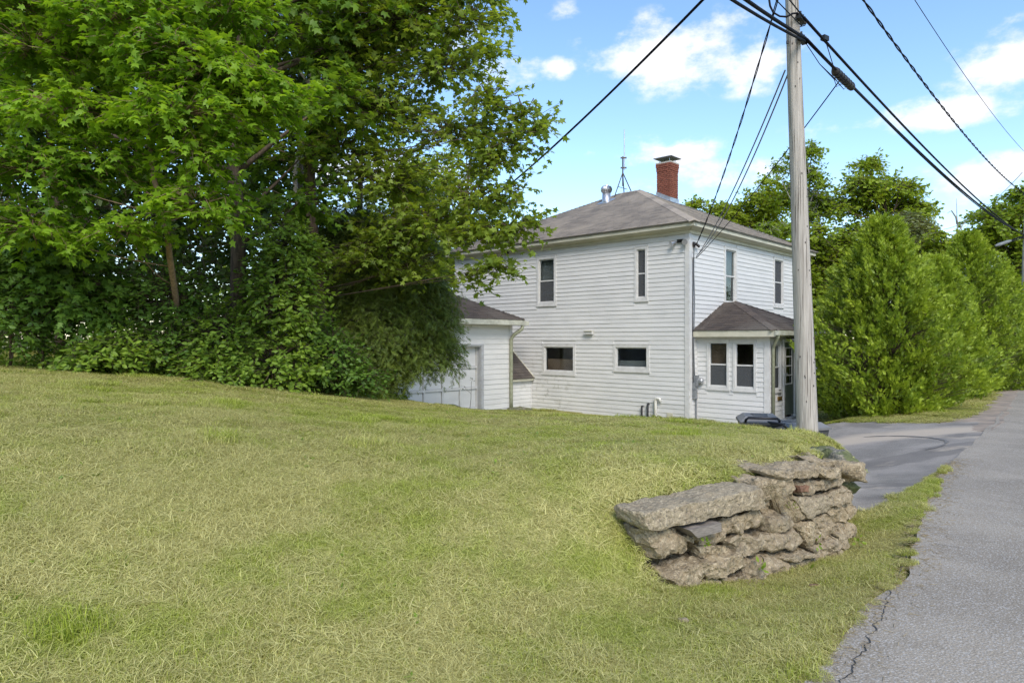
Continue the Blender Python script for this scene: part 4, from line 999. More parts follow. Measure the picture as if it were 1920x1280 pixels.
ST = [  # TL, TR, BR, BL in the enlarged crop; out, depth, roughness, material
 ((225,486),(1040,305),(1045,445),(250,598), .12, .32, .5, 'smooth_stone', 'long flat top slab with a clean cast face'),
 ((1052,280),(1300,265),(1335,350),(1060,420), .02, .35, 1.1, 'stone', None),
 ((1140,222),(1450,165),(1470,262),(1150,262), .05, .45, 1.0, 'stone', 'upper slab set back on the top course'),
 ((1440,190),(1580,200),(1605,270),(1450,268), .05, .40, 1.0, 'stone', None),
 ((1470,160),(1610,150),(1635,235),(1590,250), -.06, .35, 1.1, 'stone', None),
 ((1325,300),(1635,258),(1680,320),(1370,385), .0, .4, .9, 'stone', None),
 ((1340,318),(1400,315),(1395,360),(1345,365), .02, .2, .5, 'rust', 'reddish brick piece wedged in'),
 ((1030,420),(1200,400),(1200,500),(1060,500), -.05, .35, 1.2, 'stone', None),
 ((735,545),(1035,462),(1100,560),(800,660), .06, .4, 1.1, 'stone', None),
 ((605,620),(790,590),(815,690),(650,728), .07, .36, 1.1, 'stone', None),
 ((1092,530),(1240,495),(1270,580),(1105,632), .07, .36, .8, 'stone', None),
 ((1180,415),(1330,400),(1382,540),(1265,580), .02, .36, 1.1, 'stone', None),
 ((1290,405),(1510,385),(1530,480),(1380,540), .04, .36, .6, 'smooth_stone', None),
 ((1505,390),(1690,325),(1735,415),(1545,480), .01, .4, 1.0, 'stone', None),
 ((290,615),(530,585),(595,740),(345,800), .05, .36, 1.0, 'stone', None),
 ((560,640),(605,650),(605,690),(565,690), .05, .15, .8, 'stone', None),
 ((805,660),(1290,600),(1335,715),(870,785), .08, .42, 1.0, 'stone', None),
 ((1280,580),(1450,545),(1480,690),(1350,730), .06, .36, 1.1, 'stone', None),
 ((1430,530),(1535,510),(1582,620),(1480,690), .03, .36, 1.1, 'stone', None),
 ((1530,490),(1735,440),(1742,530),(1580,585), .0, .36, 1.2, 'stone', None),
 ((1585,590),(1725,575),(1722,670),(1600,690), .0, .34, 1.3, 'stone', None),
 ((375,870),(880,735),(912,850),(410,965), .14, .46, .95, 'stone', None),
 ((640,720),(840,690),(900,800),(700,830), .06, .36, 1.1, 'stone', None),
 ((1130,770),(1350,725),(1382,770),(1180,805), .14, .40, .8, 'stone', None),
 ((905,800),(1160,780),(1205,960),(930,1010), .14, .42, 1.4, 'stone', None),
 ((1180,810),(1385,775),(1385,890),(1200,930), .10, .36, .6, 'smooth_stone', None),
 ((1375,720),(1540,655),(1572,770),(1400,860), .09, .36, 1.2, 'stone', None),
 ((1545,640),(1600,620),(1650,710),(1575,740), .05, .34, 1.1, 'stone', None),
 ((1375,850),(1470,810),(1460,900),(1400,905), .12, .3, 1.1, 'stone', None),
 ((470,960),(740,895),(770,1010),(560,1030), .12, .36, 1.1, 'stone', None),
 ((780,900),(930,860),(950,1000),(800,1010), .10, .36, 1.2, 'stone', None),
 ((470,830),(700,780),(700,860),(440,900), .05, .36, 1.0, 'stone', None),
 ((1500,800),(1570,760),(1575,840),(1510,850), .02, .3, 1.1, 'stone', None),
 ((1180,590),(1330,560),(1330,610),(1200,640), -.04, .3, 1.0, 'stone', None),
]
for i, (tl, tr, br, bl, out, dep, ro, mt_, lab) in enumerate(ST):
    cs = [on_wall(*p) for p in (tl, tr, br, bl)]
    # let stones reach slightly under and behind their neighbours
    cs = [(cs[0][0]-.004, cs[0][1]-.002), (cs[1][0]+.004, cs[1][1]-.002), (cs[2][0]+.004, cs[2][1]+.003), (cs[3][0]-.004, cs[3][1]+.003)]
    big = (cs[1][0]-cs[0][0]) > .45
    mb = stone_mesh(cs, dep, out, ro, i+1, n=(30 if big else 16, 9, 8), rnd=.42 if mt_ == 'stone' else .2)
    obj('stone', mb, M[mt_], wall_t, smooth=False, label=lab)
cs = [on_wall(*p) for p in ((505,580),(720,535),(722,592),(560,632))]
obj('wooden_chock', stone_mesh(cs, .30, .15, .12, 50, n=(6,2,4), rnd=.05), M['wood_chock'], wall_t, label='grey wooden board wedged under the top slab')
# stones of the return that runs back along the driveway
def boulder(c, sx, sy, sz, seed, rough=.07, sub=3):
    import bmesh
    bm = bmesh.new(); bmesh.ops.create_icosphere(bm, subdivisions=sub, radius=1); r = Vector((seed*2.3, seed*.7, seed*1.9)); mb = MB()
    for v in bm.verts:
        p = v.co.copy(); m_ = max(abs(p.x), abs(p.y), abs(p.z)); p = p.lerp(p/m_, .45)
        p = Vector((p.x*sx, p.y*sy, p.z*sz)); q = p+Vector(c)
        p = p+(noise.noise_vector(q*4.5+r)*rough+noise.noise_vector(q*13+r)*rough*.45)
        mb.v.append(tuple(Vector(c)+p))
    mb.f = [tuple(v.index for v in f.verts) for f in bm.faces]; bm.free(); return mb
for i, (x, y, z, sx, sy, sz, m_) in enumerate([(2.99,6.02,.42,.13,.17,.10,'stone'),(3.06,6.30,.45,.13,.2,.11,'moss_stone'),(3.0,6.2,.27,.12,.2,.09,'moss_stone'),(2.86,6.08,.1,.13,.24,.12,'stone'),
      (3.12,6.72,.36,.13,.22,.12,'moss_stone'),(3.08,6.6,.12,.14,.26,.13,'stone'),(3.34,7.2,.3,.14,.24,.14,'moss_stone'),(3.34,7.15,.05,.14,.3,.14,'stone'),(2.88,5.85,.50,.14,.13,.07,'stone')]):
    obj('stone', boulder((x, y, z), sx, sy, sz, i+3), M[m_], wall_t, smooth=True, label='green mossy stone' if m_ == 'moss_stone' and i == 1 else None)

def lone_stone(name, u, v, Yd, sx, sy, sz, mat, label, cat, seed, dz=0.0):
    p = P(u, v, Yd); z = Hs(p.x, p.y)+dz
    o = obj(name, boulder((p.x, p.y, z), sx, sy, sz, seed, .05), M[mat], smooth=True, label=label, cat=cat); return o
lone_stone('flat_stone', 803, 756, 17.2, .42, .25, .10, 'moss_stone', 'flat dark stone lying left of the garage twig sapling', 'stone', 11, .04)
lone_stone('flat_stone', 838, 760, 17.5, .36, .25, .10, 'moss_stone', 'flat dark stone closest to the garage twig sapling', 'stone', 13, .02)
pd = Vector(wp(GO, NL, NF, .02, 0, .35)); obj('splash_stone', boulder((pd.x+.05, pd.y-.05, Hs(pd.x, pd.y)+.03), .42, .26, .11, 17, .05), M['moss_stone'], smooth=True, label='rough stone lying under the garage downspout', cat='stone')
bx, by = gp(1535, 1080, .02); obj('brick_chunk', boulder((bx, by, Hs(bx, by)+.025), .05, .03, .022, 23, .02), M['rust'], smooth=False, label='reddish broken chunk lying on the grass beneath the stone wall', cat='brick chunk')
bx, by = gp(1280, 1162, .03); obj('small_stone', boulder((bx, by, Hs(bx, by)+.03), .03, .025, .022, 29, .01), M['stone'], smooth=True, label='small pale stone lying alone in the grass below the wall', cat='stone')

# ------------------------------------------------------------------ utility poles
pbase = P(1514.5, 818, 9.5); pz0 = Hs(pbase.x, pbase.y)
ptop = P(1485, 0, 9.5); lean = (ptop-pbase)/(ptop.z-pbase.z)
up_ = thing('utility_pole', (pbase.x, pbase.y, pz0), 'weathered grey wooden utility pole leaning at the lawn edge beside the driveway', 'utility pole')
def pole_pt(z): return Vector((pbase.x, pbase.y, 0))+lean*(z-pbase.z)+ZU*pbase.z
mb = MB(); n = 28; zs = np.linspace(pz0-.25, 9.0, 40)
for z in zs:
    c0 = pole_pt(z); r0 = .143-.0095*(z-pz0)
    for k in range(n):
        a = 2*math.pi*k/n; wv = noise.noise(Vector((math.cos(a)*2.2, math.sin(a)*2.2, z*.22)))*.010+noise.noise(Vector((math.cos(a)*8, math.sin(a)*8, z*.5)))*.004
        mb.v.append((c0.x+(r0+wv)*math.cos(a), c0.y+(r0+wv)*math.sin(a), z))
for i in range(len(zs)-1):
    for k in range(n): mb.f.append((i*n+k, i*n+(k+1)%n, (i+1)*n+(k+1)%n, (i+1)*n+k))
mb.f.append(tuple(range((len(zs)-1)*n, len(zs)*n)))
obj('shaft', mb, M['pole'], up_, smooth=True)
def fit(mbx, nm='fitting', mat='bronze', **kw): return obj(nm, mbx, M[mat], up_, **kw)
R_ = lambda z: .143-.0095*(z-pz0)
rd = Vector((.62, .785, 0)); rp = Vector((.785, -.62, 0))      # along the road; towards the road
def side_pt(z, out=.03): return pole_pt(z)+rp*(R_(z)+out)
zc1, zc2 = P(0, 74, 9.45).z, P(0, 36, 9.45).z
for z in (zc1, zc2):
    c0 = side_pt(z, .02); fit(MB().box(tuple(c0+rd*.02), .07, .26, .07, -.67), 'clamp')
    for ds in (-.08, .05, .12): fit(MB().tube([tuple(c0+rd*ds-ZU*.01), tuple(c0+rd*ds+ZU*.065+rp*.02)], .014, 6), 'bolt')
hk = side_pt(P(0, 51, 9.45).z, .0); fit(MB().tube([tuple(hk), tuple(hk+rp*.07), tuple(hk+rp*.09+ZU*.03), tuple(hk+rp*.06+ZU*.05)], .008, 6), 'hook', 'iron')
fit(MB().box(tuple(pole_pt(P(0,83,9.5).z)-Vector((.11,.06,0))), .03, .03, .04), 'bolt')
rs = random.Random(8)
for k in range(26):     # old nails and staples
    z = pz0+rs.uniform(.4, 5.5); a = rs.uniform(-2.6, -.3); c0 = pole_pt(z)+Vector((math.cos(a), math.sin(a), 0))*(R_(z)+.0)
    fit(MB().box(tuple(c0), .012, .012, .022), 'nail', 'iron')
fpb = Vector((22.80, 30.0, 0)); fpt = thing('utility_pole', (fpb.x, fpb.y, 0), 'distant bare wooden utility pole at the road past the hedge', 'utility pole')
obj('shaft', MB().tube([(fpb.x, fpb.y, -.3), (fpb.x+.05, fpb.y, 5), (fpb.x+.26, fpb.y, 10.6)], [.16, .14, .11], 14), M['pole'], fpt, smooth=True)
obj('clamp', MB().box((fpb.x-.08, fpb.y, 6.15), .1, .2, .1), M['bronze'], fpt); obj('insulator', MB().box((fpb.x+.02, fpb.y, 8.1), .1, .1, .14), M['bronze'], fpt)

def cable(name, A, B, sag, r_, label, n=40, twist=0, mat='cable', pts=None, group='overhead wires on the poles'):
    A, B = Vector(A), Vector(B)
    base = pts or [A.lerp(B, i/n)-ZU*(4*sag*(i/n)*(1-i/n)) for i in range(n+1)]
    mb = MB()
    if twist:
        L = sum((base[i+1]-base[i]).length for i in range(len(base)-1)); m = int(L/.07); d = (base[-1]-base[0]).normalized(); s1 = d.cross(ZU).normalized(); s2 = s1.cross(d)
        for ph in range(twist):
            path = []
            for i in range(m+1):
                t = i/m*(len(base)-1); k = min(int(t), len(base)-2); c0 = base[k].lerp(base[k+1], t-k); a = L*i/m*2*math.pi/1.3+ph*2*math.pi/twist
                path.append(c0+(s1*math.cos(a)+s2*math.sin(a))*r_*1.15)
            mb.tube(path, r_, 5)
    else: mb.tube(base, r_, 6)
    return obj(name, mb, M[mat], smooth=True, label=label, cat='cable', group=group)
far1 = Vector((fpb.x-.10, fpb.y-.1, P(0, 441, 30).z)); far2 = Vector((fpb.x-.07, fpb.y-.05, P(0, 443, 30).z+.03))
c1 = side_pt(zc1, .06); c2 = side_pt(zc2, .06)
cable('overhead_cable', c1, far1, .32, .022, 'thick black telephone cable running from the splice to the distant pole')
cable('overhead_cable', c1+rp*.03-ZU*.02, far1+ZU*.03, .40, .014, 'thinner black cable sagging just under the thick telephone cable')
cable('overhead_cable', c2, far2, .30, .020, 'black cable from the upper pole clamp to the distant pole')
Qp = Vector((-12, -11, 6.3))
cable('overhead_cable', c1, Qp, 1.36, .022, 'thick black cable leaving the pole towards the upper edge over the lawn')
cable('overhead_cable', c1-ZU*.045, Qp-ZU*.1, 1.50, .018, 'second black cable hanging just under the thick cable over the lawn')
cable('overhead_cable', c2, Qp+Vector((.5,-.5,1.4)), .9, .009, 'fine black wire ending at the upper pole clamp')
cable('overhead_cable', side_pt(P(0,51,9.45).z, .03), Qp+Vector((.3,-.3,1.0)), 1.05, .007, 'fine black wire ending at the small hook on the pole')
ptp = pole_pt(7.5)
cable('overhead_cable', ptp+rp*.2, Vector((fpb.x-.1, fpb.y, P(0, 360, 30).z)), .45, .0125, 'twisted black power cable crossing the sky above the road', twist=2, n=60)
cable('overhead_cable', pole_pt(8.75)+rp*.25, Vector((fpb.x-.05, fpb.y, P(0, 283, 30).z)), .35, .0075, 'thin single wire, highest one above the road')
hatt = Vector(wp(HC, D2, NF, .20, 4.24, .12))
cable('overhead_cable', pole_pt(6.75)-Vector((.10,.05,0)), hatt, .28, .009, 'twisted black service drop from the pole to the house corner', twist=2)
g1 = pole_pt(P(0,128,9.5).z)+Vector((-.1,.08,0)); h2 = Vector(wp(HC, D2, NF, .22, 3.88, .10))
cable('overhead_cable', g1, h2, .22, .011, 'grey drop wire from the pole to the house, the upper of the pair', mat='cable_grey')
cable('overhead_cable', g1-ZU*.03+Vector((.05,0,0)), h2+ZU*.02, .34, .011, 'grey drop wire from the pole to the house, the lower of the pair', mat='cable_grey')
spl = c1.lerp(far1, .062)-ZU*.09
cable('overhead_cable', spl+Vector((-.03,.05,-.03)), Vector(wp(HC, D2, NF, .24, 3.86, .10)), .12, .010, 'thin black drop wire from the splice behind the pole to the house')
L0 = P(1462, -150, 9.6)
cable('overhead_cable', L0, P(770, 470, 30), .65, .026, 'heavy black service cable sloping from the pole down into the maple', twist=0, n=60)
cable('overhead_cable', Vector((fpb.x-.1, fpb.y, P(0, 323, 30).z)), P(1770, 430, 44), .5, .012, 'faint far wire sloping down behind the trees from the distant pole', n=20)
lp = [P(1441,-8,9.3), P(1444,12,9.3), P(1450,24,9.28), P(1462,31,9.26), P(1475,32,9.25), P(1486,26,9.3), P(1494,25,9.34), c2]
cable('loop_cable', None or lp[0], lp[-1], 0, .014, 'black jumper cable looped across the upper pole', pts=[Vector(p) for p in lp])
# telephone splice hanging on the thick cable
e1, e2 = c1.lerp(far1, .045)-ZU*.035, c1.lerp(far1, .082)-ZU*.06
spt = thing('cable_splice', tuple((e1+e2)/2), 'dark ribbed telephone splice case hanging from the thick cable by the pole', 'cable splice')
obj('case', MB().tube([e1-ZU*.03, e1.lerp(e2,.08)-ZU*.05, e1.lerp(e2,.92)-ZU*.06, e2-ZU*.04], [.025, .058, .058, .03], 12), M['iron'], spt)
for k in range(7):
    a_ = e1.lerp(e2, .12+.12*k)-ZU*.055; b_ = e1.lerp(e2, .15+.12*k)-ZU*.055; obj('rib', MB().tube([a_, b_], .066, 12), M['black'], spt)
e3 = c2.lerp(far2, .032)
obj('tap_clamp', MB().box(tuple(e3), .12, .07, .07, .6), M['bronze'], spt); obj('tie', MB().tube([e3, e3.lerp(e1, .6), e1], .007, 5), M['cable'], spt)
for k, (dx, dz) in enumerate(((.05, -.22), (.16, -.26), (.10, -.2))):
    a_ = e1-ZU*.1; obj('wire_loop', MB().tube([c1-ZU*.05, c1.lerp(a_, .5)-ZU*.12, a_+Vector((dx*.3,0,dz*.5)), a_+Vector((dx,0,dz)), a_+Vector((dx+.1,0,dz*.7)), a_+Vector((.1,0,-.03))], .006, 5), M['cable'], spt, smooth=True)
fs = thing('cable_splice', tuple(P(1880, 456, 29)), 'slim silver splice sleeve on the far cables beside the distant pole', 'cable splice')
obj('sleeve', MB().tube([P(1866,461,29), P(1872,459,29), P(1890,453,29), P(1896,451,29)], [.035,.07,.07,.035], 10), M['meter'], fs)
obj('lead', MB().tube([P(1896,451,29), P(1912,444,29.6)], .03, 5), M['cable'], fs); obj('lead', MB().tube([P(1896,453,29), P(1910,449,29.6), far1], .02, 5), M['cable'], fs)

# ------------------------------------------------------------------ wheeled bins behind the bank
def wheelie(x, y, rz, label, h=.86, wd=.60, dp=.74, lidmat='bin', lift_=True):
    z = Hs(x, y); t = thing('wheeled_bin', (x, y, z), label, 'wheeled bin'); Rm = Matrix.Rotation(rz, 3, 'Z')
    def L(px, py, pz): return Vector((x, y, z))+Rm @ Vector((px, py, pz))
    mb = MB(); b0, b1 = .38, .5
    mb.hexa([L(-wd*b0,-dp*b0,.05), L(wd*b0,-dp*b0,.05), L(wd*b0,dp*b0,.05), L(-wd*b0,dp*b0,.05), L(-wd*b1,-dp*b1,h-.06), L(wd*b1,-dp*b1,h-.06), L(wd*b1,dp*b1,h-.06), L(-wd*b1,dp*b1,h-.06)])
    obj('body', mb, M['bin'], t)
    mb = MB(); r0, r1 = .54, .42; q = lambda f, zz, g=1: [L(-wd*f,-dp*f*g,zz), L(wd*f,-dp*f*g,zz), L(wd*f,dp*f*g,zz), L(-wd*f,dp*f*g,zz)]
    mb.hexa(q(r0, h-.055)+q(r0, h-.02)); lid = obj('lid', mb, M[lidmat], t)
    mb = MB().hexa(q(r0-.015, h-.0195)+q(r1-.04, h+.055)); obj('lid_crown', mb, M['binlid'] if lidmat == 'binlid' else M['binlid'], lid)
    mb = MB().hexa([L(-wd*.22,-dp*.30,h+.03), L(wd*.22,-dp*.30,h+.03), L(wd*.22,dp*.16,h+.056), L(-wd*.22,dp*.16,h+.056), L(-wd*.16,-dp*.24,h+.066), L(wd*.16,-dp*.24,h+.066), L(wd*.16,dp*.1,h+.075), L(-wd*.16,dp*.1,h+.075)]); obj('lid_recess', mb, M['bin'], lid)
    pa = [L(-wd*.40,-dp*.50,h-.03), L(-wd*.40,-dp*.60,h+.02), L(-wd*.34,-dp*.63,h+.055), L(wd*.34,-dp*.63,h+.055), L(wd*.40,-dp*.60,h+.02), L(wd*.40,-dp*.50,h-.03)]
    obj('handle', MB().tube(pa, .020, 8), M['black'], t, smooth=True)
    for sg in (-1, 1): obj('wheel', MB().tube([L(sg*wd*.42,dp*.40,.10), L(sg*wd*.52,dp*.40,.10)], .10, 14), M['black'], t)
    return t
wb = P(1424, 790, 10.55)
zb_ = Hs(wb.x, wb.y); wheelie(wb.x, wb.y, -.25, 'charcoal wheeled bin with domed lid and loop handle, nearest the porch windows', h=wb.z+.05-zb_)
wb = P(1491, 800, 10.3)
zb_ = Hs(wb.x, wb.y); wheelie(wb.x, wb.y, -1.15, 'grey lidded wheeled bin half hidden behind the utility pole', h=wb.z+.03-zb_, lidmat='binlid')
# timber edging far behind the pole
tb = P(1545, 737, 23); te = thing('timber_edging', tuple(tb), 'low weathered timber edging on the grass behind the house front', 'timber edging')
for k in range(2): obj('beam', MB().box((tb.x+.2, tb.y, Hs(tb.x, tb.y)+.08+.15*k), 2.6, .18, .13, .2), M['wood_chock'], te)

# ------------------------------------------------------------------ foliage
def nrm(a): return a/np.maximum(np.linalg.norm(a, axis=-1, keepdims=True), 1e-9)
T_MAPLE = (np.array([(0,0,0),(.40,.10,-.05),(.22,.30,0),(.54,.56,-.10),(.19,.60,.0),(0,1.05,-.12),(-.19,.60,0),(-.54,.56,-.10),(-.22,.30,0),(-.40,.10,-.05),(0,.36,.05)]),
           [(i, (i+1) % 10, 10) for i in range(10)])
T_OVAL = (np.array([(0,0,0),(.26,.35,-.06),(.20,.72,-.05),(0,1,-.06),(-.20,.72,-.05),(-.26,.35,-.06),(0,.45,.05)]), [(0,1,6),(1,2,6),(2,3,6),(3,4,6),(4,5,6),(5,0,6)])
T_SMALL = (np.array([(0,0,0),(.36,.45,-.08),(0,1,-.05),(-.36,.45,-.08)]), [(0,1,2),(0,2,3)])
_nv = [(.03,0,0),(-.03,0,0),(0,1,-.10)]; _nf = [(0,2,1)]
for _k, (_y, _l) in enumerate(((.12,.30),(.32,.34),(.52,.28),(.72,.18))):
    for _s in (-1, 1):
        _b = len(_nv); _nv += [(0,_y-.055,-.03*_y),(0,_y+.055,-.03*_y),(_s*_l,_y+_l*.75,-.10-.04*_k)]; _nf.append((_b,_b+1,_b+2))
T_NEEDLE = (np.array(_nv), _nf)
T_FAN = (np.array([(0,0,0),(.34,.50,-.05),(.09,.42,.02),(.27,.95,-.07),(.05,.66,.03),(0,1.25,-.06),(-.06,.64,.03),(-.29,.90,-.07),(-.10,.42,.02),(-.33,.46,-.05)]),
         [(0,1,2),(0,2,4),(2,3,4),(4,5,6),(0,4,6),(0,6,8),(6,7,8),(0,8,9)])
def leaf_arrays(pos, axis, nor, size, tint, tpl):
    tv, tf = tpl; axis = nrm(axis); x = nrm(np.cross(axis, nor)); n = np.cross(x, axis)
    s = size[:, None, None]
    V = pos[:, None, :]+s*(tv[None, :, 0:1]*x[:, None, :]+tv[None, :, 1:2]*axis[:, None, :]+tv[None, :, 2:3]*n[:, None, :])
    k = len(tv); T = np.array(tf)[None]+(np.arange(len(pos))*k)[:, None, None]
    return V.reshape(-1, 3), T.reshape(-1, 3), np.repeat(tint, k)
def sticks(A, B, ra, rb, sides=3):
    d = nrm(B-A); a = nrm(np.cross(d, np.where(np.abs(d[:, 2:3]) > .9, [[1., 0, 0]], [[0, 0, 1.]]))); c = np.cross(d, a); V = []; m = len(A)
    for P_, r in ((A, ra), (B, rb)):
        for k in range(sides):
            q = 2*math.pi*k/sides; V.append(P_+(a*math.cos(q)+c*math.sin(q))*np.reshape(r, (-1, 1)))
    V = np.stack(V, 1); T = []
    for k in range(sides):
        k2 = (k+1) % sides; T += [(k, k2, sides+k2), (k, sides+k2, sides+k)]
    T = np.array(T)[None]+(np.arange(m)*2*sides)[:, None, None]
    return V.reshape(-1, 3), T.reshape(-1, 3)
def spray_points(blobs, n, rng, shell=.45, zmin=-.75):
    """points inside ellipsoids, biased to their outer part; returns point, outward direction, blob index"""
    R = np.array([b[1] for b in blobs], float); C_ = np.array([b[0] for b in blobs], float)
    wt = (R[:, 0]*R[:, 1]*R[:, 2])**(2/3); bi = rng.choice(len(blobs), n, p=wt/wt.sum())
    d = nrm(rng.normal(size=(n*2, 3))); d = d[d[:, 2] > zmin][:n]
    while len(d) < n: d = np.concatenate([d, d])[:n]
    r = shell+(1-shell)*rng.random(n)**.6
    return C_[bi]+d*R[bi]*r[:, None], d, bi
def make_leaves(p, d, rng, m, length, size, droop, flat=.45, side=.8, updir=1.0, outn=.3):
    """leaves set along a drooping twig at every spray point"""
    n = len(p); ax = nrm(d*np.array([1, 1, .45])+rng.normal(size=(n, 3))*.35+np.array([0, 0, -droop]))
    t = (np.arange(m)+.5)/m; t = np.clip(t[None]+rng.normal(size=(n, m))*.05, 0, 1)
    up = np.array([0, 0, 1.]); sd = nrm(np.cross(ax, up[None])+1e-6)
    sg = np.where(np.arange(m) % 2 == 0, 1., -1.)[None, :, None]
    pos = p[:, None]+ax[:, None]*(length*(t-.35))[..., None]+np.array([0, 0, -.16*length])*(t**2)[..., None]+rng.normal(size=(n, m, 3))*size*.22
    la = ax[:, None]*.65+sd[:, None]*sg*side+rng.normal(size=(n, m, 3))*.35+np.array([0, 0, -droop*.7])
    ln = up*updir+d[:, None]*outn+rng.normal(size=(n, m, 3))*flat
    return pos.reshape(-1, 3), la.reshape(-1, 3), ln.reshape(-1, 3), ax, np.stack([p-ax*length*.35, p+ax*length*.6-np.array([0,0,.1*length])])
def tree(name, label, cat, base, trunk, blobs, n_sprays, leaf, mat, bark, seed, group=None, m=12, length=.55, size=.13, droop=.25, flat=.45, tpl=T_MAPLE, shell=.45,
         limb_r=.03, limbs=True, twigs=True, tint=(.5, .25), zmin=-.75, singles=0, limb_from=.35, updir=1.0, outn=.3, twig_r=.005):
    rng = np.random.default_rng(seed); t = thing(name, tuple(base), label, cat, group)
    blobs = [(np.array(c, float), np.array(r, float)) for c, r in blobs]
    # trunk and limbs in one piece of wood
    tp = [np.array(q[0], float) for q in trunk]; tr = [q[1] for q in trunk]; mb = MB().tube([Vector(q) for q in tp], tr, 10)
    rr = random.Random(seed)
    for c, r in blobs if limbs else ():
        # start on the trunk below the blob
        cand = [i for i, q in enumerate(tp) if q[2] < c[2]-.15*abs(c[2]-tp[0][2])] or [0]; i = cand[-1]
        f = rr.random() if i+1 < len(tp) else 0; q0 = tp[i]*(1-f)+tp[min(i+1, len(tp)-1)]*f
        if q0[2] > c[2]: q0 = tp[i]
        dist = np.linalg.norm(c-q0); md = (q0*.5+c*.5)+np.array([rr.uniform(-.12,.12)*dist, rr.uniform(-.12,.12)*dist, -.08*dist+rr.uniform(-.05,.1)*dist])
        path = [Vector(q0*(1-s)**2+md*2*s*(1-s)+c*s*s) for s in (0, .2, .4, .6, .8, 1)]
        mb.tube(path, [limb_r*(1-.16*k) for k in range(6)], 6)
    obj('trunk', mb, M[bark] if isinstance(bark, str) else bark, t, smooth=True)
    p, d, bi = spray_points(blobs, n_sprays, rng, shell, zmin)
    lp_, la, ln, ax, tw = make_leaves(p, d, rng, m, length, size, droop, flat, updir=updir, outn=outn)
    N_ = len(lp_); sz = size*rng.uniform(.65, 1.2, N_); blob_t = rng.normal(0, .12, len(blobs))
    ti = np.clip(rng.normal(tint[0], tint[1], N_)+np.repeat(blob_t[bi], m), 0, 1)
    sel = np.zeros(N_, bool)
    if singles:      # the leaves nearest the camera are separate pieces
        dist = np.linalg.norm(lp_-np.array([0, 0, CAMZ]), axis=1); uu = CX+lp_[:, 0]/np.maximum(lp_[:, 1], .1)*F; vv = CY-(lp_[:, 2]-CAMZ)/np.maximum(lp_[:, 1], .1)*F
        okf = (uu > 0) & (uu < 1920) & (vv > 0) & (vv < 1280) & (lp_[:, 1] > 1)
        sc_ = np.where(okf, sz/dist, 0); sel[np.argsort(-sc_)[:singles]] = True
    k_ = ~sel
    V, T, ta = leaf_arrays(lp_[k_], la[k_], ln[k_], sz[k_], ti[k_], tpl)
    if twigs:
        C_ = np.array([b[0] for b in blobs]); A2 = np.concatenate([tw[0], C_[bi]*.55+tw[0]*.45]); B2 = np.concatenate([tw[1], tw[0]])
        vt, tt = sticks(A2, B2, np.r_[np.full(len(p), twig_r), np.full(len(p), twig_r*1.5)], np.r_[np.full(len(p), twig_r*.35), np.full(len(p), twig_r)])
        mobj('twigs', fast_mesh('twigs', vt-np.array(base), tt, M[bark] if isinstance(bark, str) else bark), t, base, kind='stuff')
    cr = mobj('crown', fast_mesh('crown', V-np.array(base), T, mat, {'tint': ta}), t, base, kind='stuff')
    if singles:
        mes = []
        for q in range(4):
            mes.append(fast_mesh('leaf', tpl[0], np.array(tpl[1]), mat, {'tint': np.full(len(tpl[0]), .2+.22*q)}))
        for i in np.nonzero(sel)[0]:
            a_ = la[i]/np.linalg.norm(la[i]); x = np.cross(a_, ln[i]); x /= max(np.linalg.norm(x), 1e-6); n_ = np.cross(x, a_); s = sz[i]
            o = bpy.data.objects.new('leaf', mes[min(3, int(ti[i]*4))]); finish(o, cr)
            mm = Matrix(((x[0]*s, a_[0]*s, n_[0]*s, lp_[i][0]-base[0]), (x[1]*s, a_[1]*s, n_[1]*s, lp_[i][1]-base[1]), (x[2]*s, a_[2]*s, n_[2]*s, lp_[i][2]-base[2]), (0,0,0,1)))
            o.matrix_local = mm
    return t
def bl(lst):
    """blobs written as pixel centre, depth, half sizes in pixels"""
    out = []
    for (u, v, Yd, ru, rv, *rest) in lst:
        rd_ = rest[0] if rest else (ru+rv)/2/F*Yd*1.0
        out.append((tuple(P(u, v, Yd)), (ru/F*Yd, rd_, rv/F*Yd)))
    return out
def tk(lst): return [(tuple(P(u, v, Yd)), r) for (u, v, Yd, r) in lst]
def foot(u, Yd): p = P(u, 700, Yd); return (p.x, p.y, Hs(p.x, p.y))

LM_bright = leafmat('young_maple_leaf', (.105,.215,.018), (.285,.46,.036), 0.52)
LM_maple = leafmat('maple_leaf', (.085,.17,.022), (.21,.345,.038), 0.52)
LM_red = leafmat('red_maple_leaf', (.135,.205,.03), (.29,.385,.055), 0.55)
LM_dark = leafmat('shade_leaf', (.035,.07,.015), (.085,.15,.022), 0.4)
LM_hem = leafmat('hemlock_needles', (.085,.135,.026), (.19,.255,.045), 0.32)
LM_shrub = leafmat('shrub_leaf', (.11,.20,.026), (.28,.41,.056), 0.44)
LM_shrub2 = leafmat('dark_shrub_leaf', (.08,.16,.025), (.185,.315,.046), 0.42)
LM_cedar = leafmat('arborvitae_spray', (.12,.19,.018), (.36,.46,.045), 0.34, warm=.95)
LM_far = leafmat('far_tree_leaf', (.17,.25,.022), (.35,.45,.05), 0.52)
LM_farbright = leafmat('far_bright_leaf', (.20,.285,.022), (.38,.47,.05), 0.52)
LM_fardark = leafmat('far_dark_leaf', (.14,.215,.022), (.28,.385,.04), 0.5)
LM_olive = leafmat('olive_tree_leaf', (.14,.175,.07), (.24,.27,.12), 0.4)

